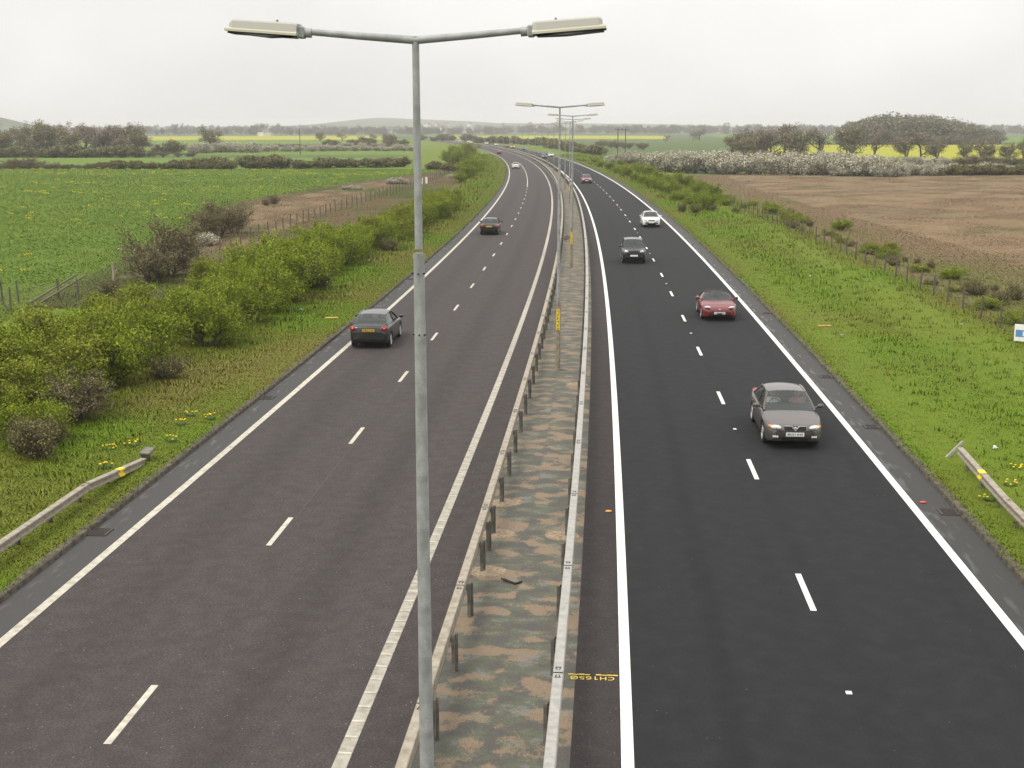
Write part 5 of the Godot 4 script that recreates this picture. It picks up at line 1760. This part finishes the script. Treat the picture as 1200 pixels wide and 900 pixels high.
func build_plants() -> void:
	var bark := mat(0.075, 0.06, 0.045, 0.9)
	var grey_bark := mat(0.085, 0.075, 0.062, 0.9)
	var lm := leaf_mat(Color(0.46, 0.52, 0.06))
	var dull := leaf_mat(Color(0.1, 0.09, 0.06))
	var pale := leaf_mat(Color(0.5, 0.5, 0.46))
	var bush := {"levels": 2, "kids": [7, 6], "wiggle": 0.22, "lift": 0.15, "low": 0.15, "shrink": 0.52, "along": 0.55, "rad": 0.05, "thin": 0.004}
	var haw_cols := [Color(0.19, 0.245, 0.017), Color(0.16, 0.215, 0.016), Color(0.24, 0.28, 0.023), Color(0.12, 0.17, 0.014), Color(0.205, 0.215, 0.028)]
	var haws := []
	for k in 6:
		haws.append(plant(6, 3.2, 0.62, bush, 24.0, 0.125, 0.07, haw_cols if k != 4 else [Color(0.185, 0.215, 0.022), Color(0.155, 0.185, 0.02), Color(0.2, 0.2, 0.035)], 0.8, bark, lm))
	var thorn_cols := [Color(0.17, 0.135, 0.08), Color(0.145, 0.12, 0.07), Color(0.19, 0.155, 0.088), Color(0.16, 0.165, 0.055)]
	var thorn_o := bush.duplicate()
	thorn_o.merge({"kids": [8, 7], "along": 0.9, "thin": 0.001, "rad": 0.045}, true)
	var thorns := []
	for k in 4:
		thorns.append(plant(8, 3.0, 0.6, thorn_o, 6.0, 0.10, 0.075, thorn_cols, 0.2, bark, dull))
	var brush := []
	for k in 2:
		brush.append(plant(10, 2.0, 0.4, thorn_o, 2.0, 0.1, 0.07, [Color(0.16, 0.135, 0.06), Color(0.14, 0.13, 0.05), Color(0.165, 0.165, 0.06)], 0.2, mat(0.095, 0.075, 0.05, 0.9), dull))
	var thickets := []
	for k in 4:
		thickets.append(plant(6, 3.0, 0.6, bush, 8.0, 0.18, 0.19, [Color(0.155, 0.16, 0.045), Color(0.125, 0.135, 0.045), Color(0.17, 0.155, 0.062), Color(0.155, 0.13, 0.075)], 0.5, bark, dull))
	var blossoms := []
	for k in 4:
		blossoms.append(plant(7, 3.0, 0.75, bush, 14.0, 0.17, 0.12, [Color(0.7, 0.68, 0.62), Color(0.6, 0.57, 0.5), Color(0.46, 0.43, 0.34), Color(0.26, 0.23, 0.15), Color(0.2, 0.18, 0.1), Color(0.17, 0.18, 0.065)], 0.6, bark, pale, 0.5))
	var tree_o := {"levels": 3, "kids": [6, 5, 4], "wiggle": 0.2, "lift": 0.1, "low": 0.14, "shrink": 0.6, "along": 0.7, "rad": 0.24, "thin": 0.012}
	var bares := []
	for k in 5:
		var cc: Array = [[Color(0.19, 0.16, 0.12), Color(0.16, 0.135, 0.1), Color(0.215, 0.18, 0.13)], [Color(0.19, 0.18, 0.09), Color(0.165, 0.15, 0.085), Color(0.21, 0.185, 0.115)]][k % 2]
		bares.append(plant(1 + k % 2, 10.0, 0.12, tree_o, 6.5, 0.36, 0.26, cc, 0.2, grey_bark, dull))
	var darks := []
	for k in 2:
		darks.append(plant(2, 8.0, 0.2, tree_o, 7.0, 0.5, 0.5, [Color(0.03, 0.045, 0.022), Color(0.04, 0.055, 0.028)], 0.3, grey_bark, dull))

	# --- the hawthorn hedge of the left verge
	var far := 34.0
	var i := 0
	while far < 142.0:
		var p := road(far, -9.6 + rng.randf_range(-0.6, 0.6) + 1.5 * smoothstep(75.0, 130.0, far) - (2.6 if far < 38.5 else 0.0))
		var h := rng.randf_range(2.4, 3.7) if far < 78.0 else rng.randf_range(2.0, 3.0)
		plant_out("hawthorn_shrub", haws, p.x, -p.z, h, "leafy yellow-green hawthorn shrub in the front row of the left hedge", "shrub", "front row of the left hedge", 0.92)
		if i % 7 == 2:
			p = road(far + 1.5, -8.6 + rng.randf_range(-0.4, 0.4) + 1.5 * smoothstep(75.0, 130.0, far))
			plant_out("twiggy_bush", brush, p.x, -p.z, rng.randf_range(0.9, 1.5), "brown leafless bush filling a gap of the left hedge", "bush", "leafless bushes in the left hedge", 1.3)
		if far > 42.0 and far < 96.0 and i % 3 != 0:
			p = road(far + 1.3, -12.6 + rng.randf_range(-0.9, 0.9) + 1.3 * smoothstep(75.0, 130.0, far))
			plant_out("hawthorn_shrub", haws, p.x, -p.z, h * rng.randf_range(0.7, 0.95), "leafy yellow-green hawthorn shrub behind the front row of the left hedge", "shrub", "back row of the left hedge", 0.95)
		far += rng.randf_range(2.6, 4.2) if far < 78.0 else rng.randf_range(2.0, 3.6)
		i += 1
	for q in [[36.5, -9.9, 2.0], [38.5, -10.6, 2.5], [41.5, -11.3, 2.9], [44.5, -12.2, 2.7], [34.0, -9.2, 1.7], [40.0, -12.6, 2.6], [36.0, -11.4, 2.2]]:
		var p := road(q[0], q[1])
		plant_out("hawthorn_shrub", haws, p.x, -p.z, q[2], "leafy hawthorn shrub at the near end of the left hedge", "shrub", "near end of the left hedge")
	# --- everything else, by kind
	var texts := {
		"hawthorn": ["hawthorn_shrub", haws, "green hawthorn shrub growing by the bend of the road", "shrub", "hawthorns by the bend and along the wire fence"],
		"thorn": ["thorn_bush", thorns, "dark twiggy thorn bush not yet in leaf", "bush", "bare thorn bushes"],
		"barebush": ["twiggy_bush", brush, "reddish brown leafless bush at the near end of the left hedge", "bush", "reddish leafless bushes"],
		"thicket": ["hedge_bush", thickets, "olive green bush in a field hedge", "bush", "olive bushes of the field hedges"],
		"blossom": ["blackthorn_bush", blossoms, "blackthorn bush flecked with white blossom in a field hedge", "bush", "blossoming blackthorn bushes"],
		"bare": ["bare_tree", bares, "brown leafless tree in the distant fields", "tree", "leafless trees in the fields"],
		"dark": ["dark_tree", darks, "small dark evergreen tree far across the left fields", "tree", "dark evergreens on the skyline"],
	}
	for kind in SPOTS:
		for q in SPOTS[kind]:
			var s: Array = texts[kind]
			var label: String = s[2]
			var group: String = s[4]
			var x: float = q[0]
			var fz: float = q[1]
			if kind == "bare":
				if x > 60:
					label = "brown leafless tree in front of the yellow rape field"
				elif fz < 460 and x < -110:
					label = "brown leafless tree in the clump beyond the crop field"
				elif fz < 560 and x < 0:
					label = "lone spreading leafless tree above the blossom hedges"
				elif fz > 1200:
					label = "hazy leafless tree on the far skyline"
			elif kind == "blossom":
				if x > 0:
					label = "blackthorn bush thick with white blossom along the brown field's far edge" if fz < 300 else "blackthorn bush in white blossom under the leafless trees"
				elif fz < 130:
					label = "white-blossomed blackthorn among the scrub behind the hawthorn hedge"
				elif fz < 260:
					label = "low white-blossomed blackthorn at the edge of the dead grass"
				elif fz < 430:
					label = "low blackthorn with white tops in front of the tree clump"
				elif fz < 560:
					label = "white-blossomed blackthorn beside the lone leafless tree"
				else:
					label = "pale blossoming hedge bush before the distant yellow field"
			elif kind == "thorn":
				if x > 0:
					label = "small dark thorn bush along the wire fence" if fz < 160 else "dark thorn bush between the blackthorns"
				elif fz < 60:
					label = "dark rounded thorn bush in front of the hawthorn hedge"
				elif fz < 160:
					label = "dark twiggy thorn bush in the scrub beside the crop field"
				elif fz < 320:
					label = "brown thorn bush of the low hedge beyond the crop field"
				else:
					label = "brown thorn bush of a far hedge in the left fields"
			elif kind == "thicket":
				if x > 0:
					label = "olive bush of the hedge along the brown field's far edge" if fz < 300 else "olive bush beside the road's far bend"
				elif fz < 320:
					label = "olive bush of the hedge along the crop field's far edge"
				elif fz < 450 and x < -100:
					label = "olive undergrowth bush below the leafless tree clump"
			elif kind == "hawthorn" and x > 0:
				label = "small hawthorn shrub along the wire fence" if fz < 140 else "green hawthorn shrub in the hedge above the right verge"
			if label != s[2]:
				group = label.replace("a ", "").left(40)
			var wide := 1.0
			if kind == "bare":
				wide = 1.25
			elif kind == "blossom":
				wide = 1.25 if q[2] > 2.4 else 1.7
			elif kind in ["thicket", "thorn"] and q[1] > 150:
				wide = 1.7
			elif kind == "hawthorn" and q[2] < 1.6:
				wide = 1.5
			plant_out(s[0], brush if kind == "thorn" and x > 0 and fz < 160 else s[1], q[0], q[1], q[2], label, s[3], group, wide)

	# --- brambles straggling along the wire fence
	for j in 34:
		var fz := 52.0 + 98.0 * (j + rng.randf()) / 34.0
		var p := road(fz, 26.2 + rng.randf_range(0.0, 2.2) + 0.6 * sin(fz * 0.1))
		var leafy := rng.randf() < 0.45
		plant_out("bramble", haws if leafy else brush, p.x, -p.z, rng.randf_range(0.45, 1.1), "low green bramble straggling behind the wire fence" if leafy else "low brown bramble straggling behind the wire fence", "bramble", "green brambles by the wire fence" if leafy else "brown brambles by the wire fence", 1.5)
	# --- far woods that read as one mass
	var wm := []
	for k in 3:
		var w := plant(1, 10.0, 0.1, {"levels": 2, "kids": [7, 5], "wiggle": 0.2, "lift": 0.1, "low": 0.06, "shrink": 0.55, "along": 0.6, "rad": 0.25, "thin": 0.03}, 16.0, 0.55, 0.5, [Color(0.16, 0.14, 0.105), Color(0.135, 0.12, 0.09), Color(0.14, 0.15, 0.08), Color(0.18, 0.155, 0.115)], 0.3, grey_bark, dull, 0.35)
		wm.append(w)
	var stand := func(label: String, spots: Array) -> void:
		for k in 3:
			var xf := PackedFloat32Array()
			for j in spots.size():
				if j % 3 == k:
					var s: float = spots[j][2] / wm[k][2]
					var g := rng.randf_range(0.88, 1.12)
					push(xf, Vector3(spots[j][0], -0.2, -spots[j][1]), rng.randf() * TAU, s * rng.randf_range(1.0, 1.5), s, Color(g, g * rng.randf_range(0.95, 1.1), g))
			stuff("distant_wood", wm[k][1], xf, label, "wood")
	var spots := []
	for j in 260:
		var u := rng.randf()
		var fz := rng.randf_range(640.0, 760.0)
		var px := lerpf(380.0, 560.0, u)
		var prof := table([[380.0, 9.0], [400.0, 12.5], [430.0, 14.5], [480.0, 14.0], [510.0, 11.5], [560.0, 7.0]], px)
		spots.append([px * fz / 1430.0, fz, prof * rng.randf_range(0.85, 1.05) * fz / 660.0])
	for j in 150:
		var fz := rng.randf_range(632.0, 660.0)
		spots.append([rng.randf_range(382.0, 556.0) * fz / 1430.0, fz, rng.randf_range(3.5, 6.5)])
	stand.call("grey-brown wood on the rise behind the rape field", spots)
	spots = []
	for j in 620:
		var px := rng.randf_range(-640.0, 640.0)
		var fz := rng.randf_range(1720.0, 2000.0) + 120.0 * sin(px * 0.01)
		spots.append([px * fz / 1430.0, fz, rng.randf_range(7.0, 13.0) * (1.15 if px > 0 else 0.9)])
	stand.call("hazy belt of woodland along the horizon", spots)
	spots = []
	for j in 420:
		var px := rng.randf_range(-660.0, 660.0)
		var fz := rng.randf_range(2500.0, 3100.0)
		spots.append([px * fz / 1430.0, fz, rng.randf_range(10.0, 17.0)])
	stand.call("pale far woodland below the hills", spots)

# ---------------------------------------------------------------- grass
func tuft(blades: int, h: float, lean: float, width: float, spread_: float) -> ArrayMesh:
	var b := MB.new()
	for k in blades:
		var a := rng.randf() * TAU
		var d := Vector3(cos(a), 0, sin(a))
		var p := Vector3(rng.randf_range(-1, 1), 0, rng.randf_range(-1, 1)) * spread_
		var hh := h * rng.randf_range(0.6, 1.15)
		var s := Vector3(-d.z, 0, d.x) * width
		var g := rng.randf_range(0.9, 1.1)
		b.col = Color(g, g, g)
		var tip := p + d * lean * hh * rng.randf_range(0.4, 1.2) + Vector3(0, hh, 0)
		b.tri(p - s, p + s, tip)
	for i in b.n.size():
		b.n[i] = (b.n[i] * 0.4 + Vector3(0, 1.4, 0)).normalized()
	var m := leaf_mat(Color(0.2, 0.22, 0.08))
	return b.mesh(m)

func build_grass() -> void:
	var short_ := tuft(14, 0.042, 1.4, 0.009, 0.13)
	var long_ := tuft(12, 0.26, 0.5, 0.012, 0.14)
	var crop := tuft(26, 0.1, 1.6, 0.016, 0.4)
	var dead := tuft(18, 0.16, 1.6, 0.014, 0.38)
	var n1 := noise(0.035, 201, 4)
	var n2 := noise(0.11, 202, 3)
	var olive := Color(0.14, 0.162, 0.02)
	var straw := Color(0.19, 0.155, 0.045)
	var vivid := Color(0.12, 0.188, 0.012)
	var pick := func(x: float, z: float, bias: float) -> Color:
		var a := n1.get_noise_2d(x * 2.0, z * 1.4) + n2.get_noise_2d(x, z) * 0.6 + bias
		var c := olive.lerp(vivid, smoothstep(-0.05, 0.5, a)) if a > -0.05 else olive.lerp(straw, smoothstep(0.05, 0.6, -a) * 0.7)
		var g := rng.randf_range(0.88, 1.12)
		return Color(c.r * g, c.g * g, c.b * g)
	# verges
	for side in 2:
		var xf := PackedFloat32Array()
		var xl := PackedFloat32Array()
		var count := 190000
		for j in count:
			var far := 16.0 + 400.0 * pow(rng.randf(), 2.6)
			var off := rng.randf_range(-10.5, -4.55) if side == 0 else rng.randf_range(16.25, 26.5)
			if side == 0 and far < 60.0 and rng.randf() < 0.25:
				off = rng.randf_range(-24.0, -9.0)
			var p := road(far, off)
			var edge := smoothstep(0.0, 3.5, (-4.5 - off) if side == 0 else (off - 16.2))
			var c: Color = pick.call(p.x, p.z, lerpf(-0.06, 0.26 if side == 1 else 0.16, edge) - (0.25 * smoothstep(22.5, 25.5, off) if side == 1 else 0.0))
			var y := 0.09 + 0.1 * smoothstep(0.0, 5.0, (-4.5 - off) if side == 0 else (off - 16.2))
			var s := rng.randf_range(0.8, 1.4) * (1.0 + far / 90.0)
			if edge > 0.4 and rng.randf() < 0.03:
				push(xl, Vector3(p.x, y, p.z), rng.randf() * TAU, s * 0.8, s * rng.randf_range(0.35, 0.6), Color(c.r * 1.1, c.g * 1.1, c.b * 1.1))
			else:
				push(xf, Vector3(p.x, y, p.z), rng.randf() * TAU, s, s * rng.randf_range(0.7, 1.2) / (1.0 + far / 200.0), c)
		stuff("verge_grass", short_, xf, ["short mottled grass of the left verge", "short bright grass of the right verge"][side], "grass")
		stuff("verge_grass", long_, xl, ["longer grass tufts of the left verge", "longer grass tufts of the right verge"][side], "grass")
	# crop and its yellow flowers
	var xc := PackedFloat32Array()
	var xy := PackedFloat32Array()
	for j in 90000:
		var far := 55.0 + 220.0 * pow(rng.randf(), 1.25)
		var edge := table([[40.0, -25.0], [75.0, -24.5], [105.0, -29.0], [140.0, -35.0], [190.0, -30.0], [240.0, -21.0], [277.0, -13.0]], far)
		var x := edge - rng.randf() * (20.0 + far * 0.42)
		var a := n1.get_noise_2d(x * 0.5, far * 0.9)
		var c := Color(0.11, 0.178, 0.016).lerp(Color(0.14, 0.205, 0.02), smoothstep(-0.4, 0.4, a + rng.randf_range(-0.2, 0.2)))
		if far < 72.0:
			c = c.lerp(Color(0.13, 0.14, 0.04), 0.5 * rng.randf())
		var s := rng.randf_range(0.8, 1.3) * (1.0 + far / 200.0)
		push(xc, Vector3(x, 0.14, -far), rng.randf() * TAU, s, s * rng.randf_range(0.6, 1.1) * (0.4 if far < 72.0 else 0.8), c)
		var band := n2.get_noise_2d(x * 0.12, far * 1.1 + x * 0.25)
		if far > 76.0 and band > 0.15 and rng.randf() < 0.013:
			push(xy, Vector3(x + 0.2, 0.3, -far), rng.randf() * TAU, s, s, Color(1, 1, 1))
	stuff("crop", crop, xc, "green leafy crop covering the field behind the hedge", "crop")
	var yb := MB.new()
	for k in 5:
		var p := Vector3(rng.randf_range(-0.3, 0.3), rng.randf_range(0.02, 0.14), rng.randf_range(-0.3, 0.3))
		yb.ball(p, Vector3(0.034, 0.034, 0.034), 5, 3)
	stuff("crop_flowers", yb.mesh(mat(0.62, 0.5, 0.02, 0.8)), xy, "yellow flecks of flower in the green crop", "flowers")
	# dead grass of the rough field and of the scrub strip
	var xd := PackedFloat32Array()
	for j in 80000:
		var far := 45.0 + 198.0 * pow(rng.randf(), 1.2)
		var p := Vector3(lane(far) + 26.0 + rng.randf() * (12.0 + far * 0.5), 0.17, -far)
		var a := n1.get_noise_2d(p.x * 0.7, p.z * 0.9) + n2.get_noise_2d(p.x * 0.5, p.z * 0.5) * 0.5
		var c := Color(0.195, 0.13, 0.072).lerp(Color(0.23, 0.16, 0.092), rng.randf())
		c = c.lerp(Color(0.15, 0.15, 0.045), 0.8 * smoothstep(0.0, 0.55, a - 0.15 + 0.4 * (1.0 - smoothstep(55.0, 130.0, far))))
		var s := rng.randf_range(0.7, 1.3) * (1.0 + far / 220.0)
		push(xd, p, rng.randf() * TAU, s, s * rng.randf_range(0.5, 1.0) / (1.0 + far / 110.0), c)
	stuff("dead_grass", dead, xd, "dead brown grass covering the rough field", "grass")
	var xs := PackedFloat32Array()
	for j in 26000:
		var far := 62.0 + 205.0 * pow(rng.randf(), 1.2)
		var lo := table([[60.0, -14.5], [110.0, -14.5], [150.0, -12.5], [270.0, -9.5]], far)
		var hi := table([[60.0, -24.0], [110.0, -30.0], [150.0, -36.0], [190.0, -32.5], [270.0, -16.0]], far)
		var x := lane(far) * 0.0 + lerpf(road(far, lo).x, table([[60.0, -24.5], [110.0, -29.5], [150.0, -34.0], [190.0, -29.5], [270.0, -13.5]], far), rng.randf())
		var a := n1.get_noise_2d(x * 0.9, far * 0.9)
		var c := Color(0.155, 0.108, 0.055).lerp(Color(0.19, 0.138, 0.075), rng.randf()).lerp(Color(0.1, 0.115, 0.03), smoothstep(0.0, 0.4, a + 0.12 + 0.4 * (1.0 - smoothstep(75.0, 140.0, far))))
		var s := rng.randf_range(0.7, 1.3) * (1.0 + far / 200.0)
		push(xs, Vector3(x, 0.16, -far), rng.randf() * TAU, s, s * rng.randf_range(0.5, 1.0) / (1.0 + far / 140.0), c)
	stuff("dead_grass", dead, xs, "dead brown grass along the old fence behind the hedge", "grass")
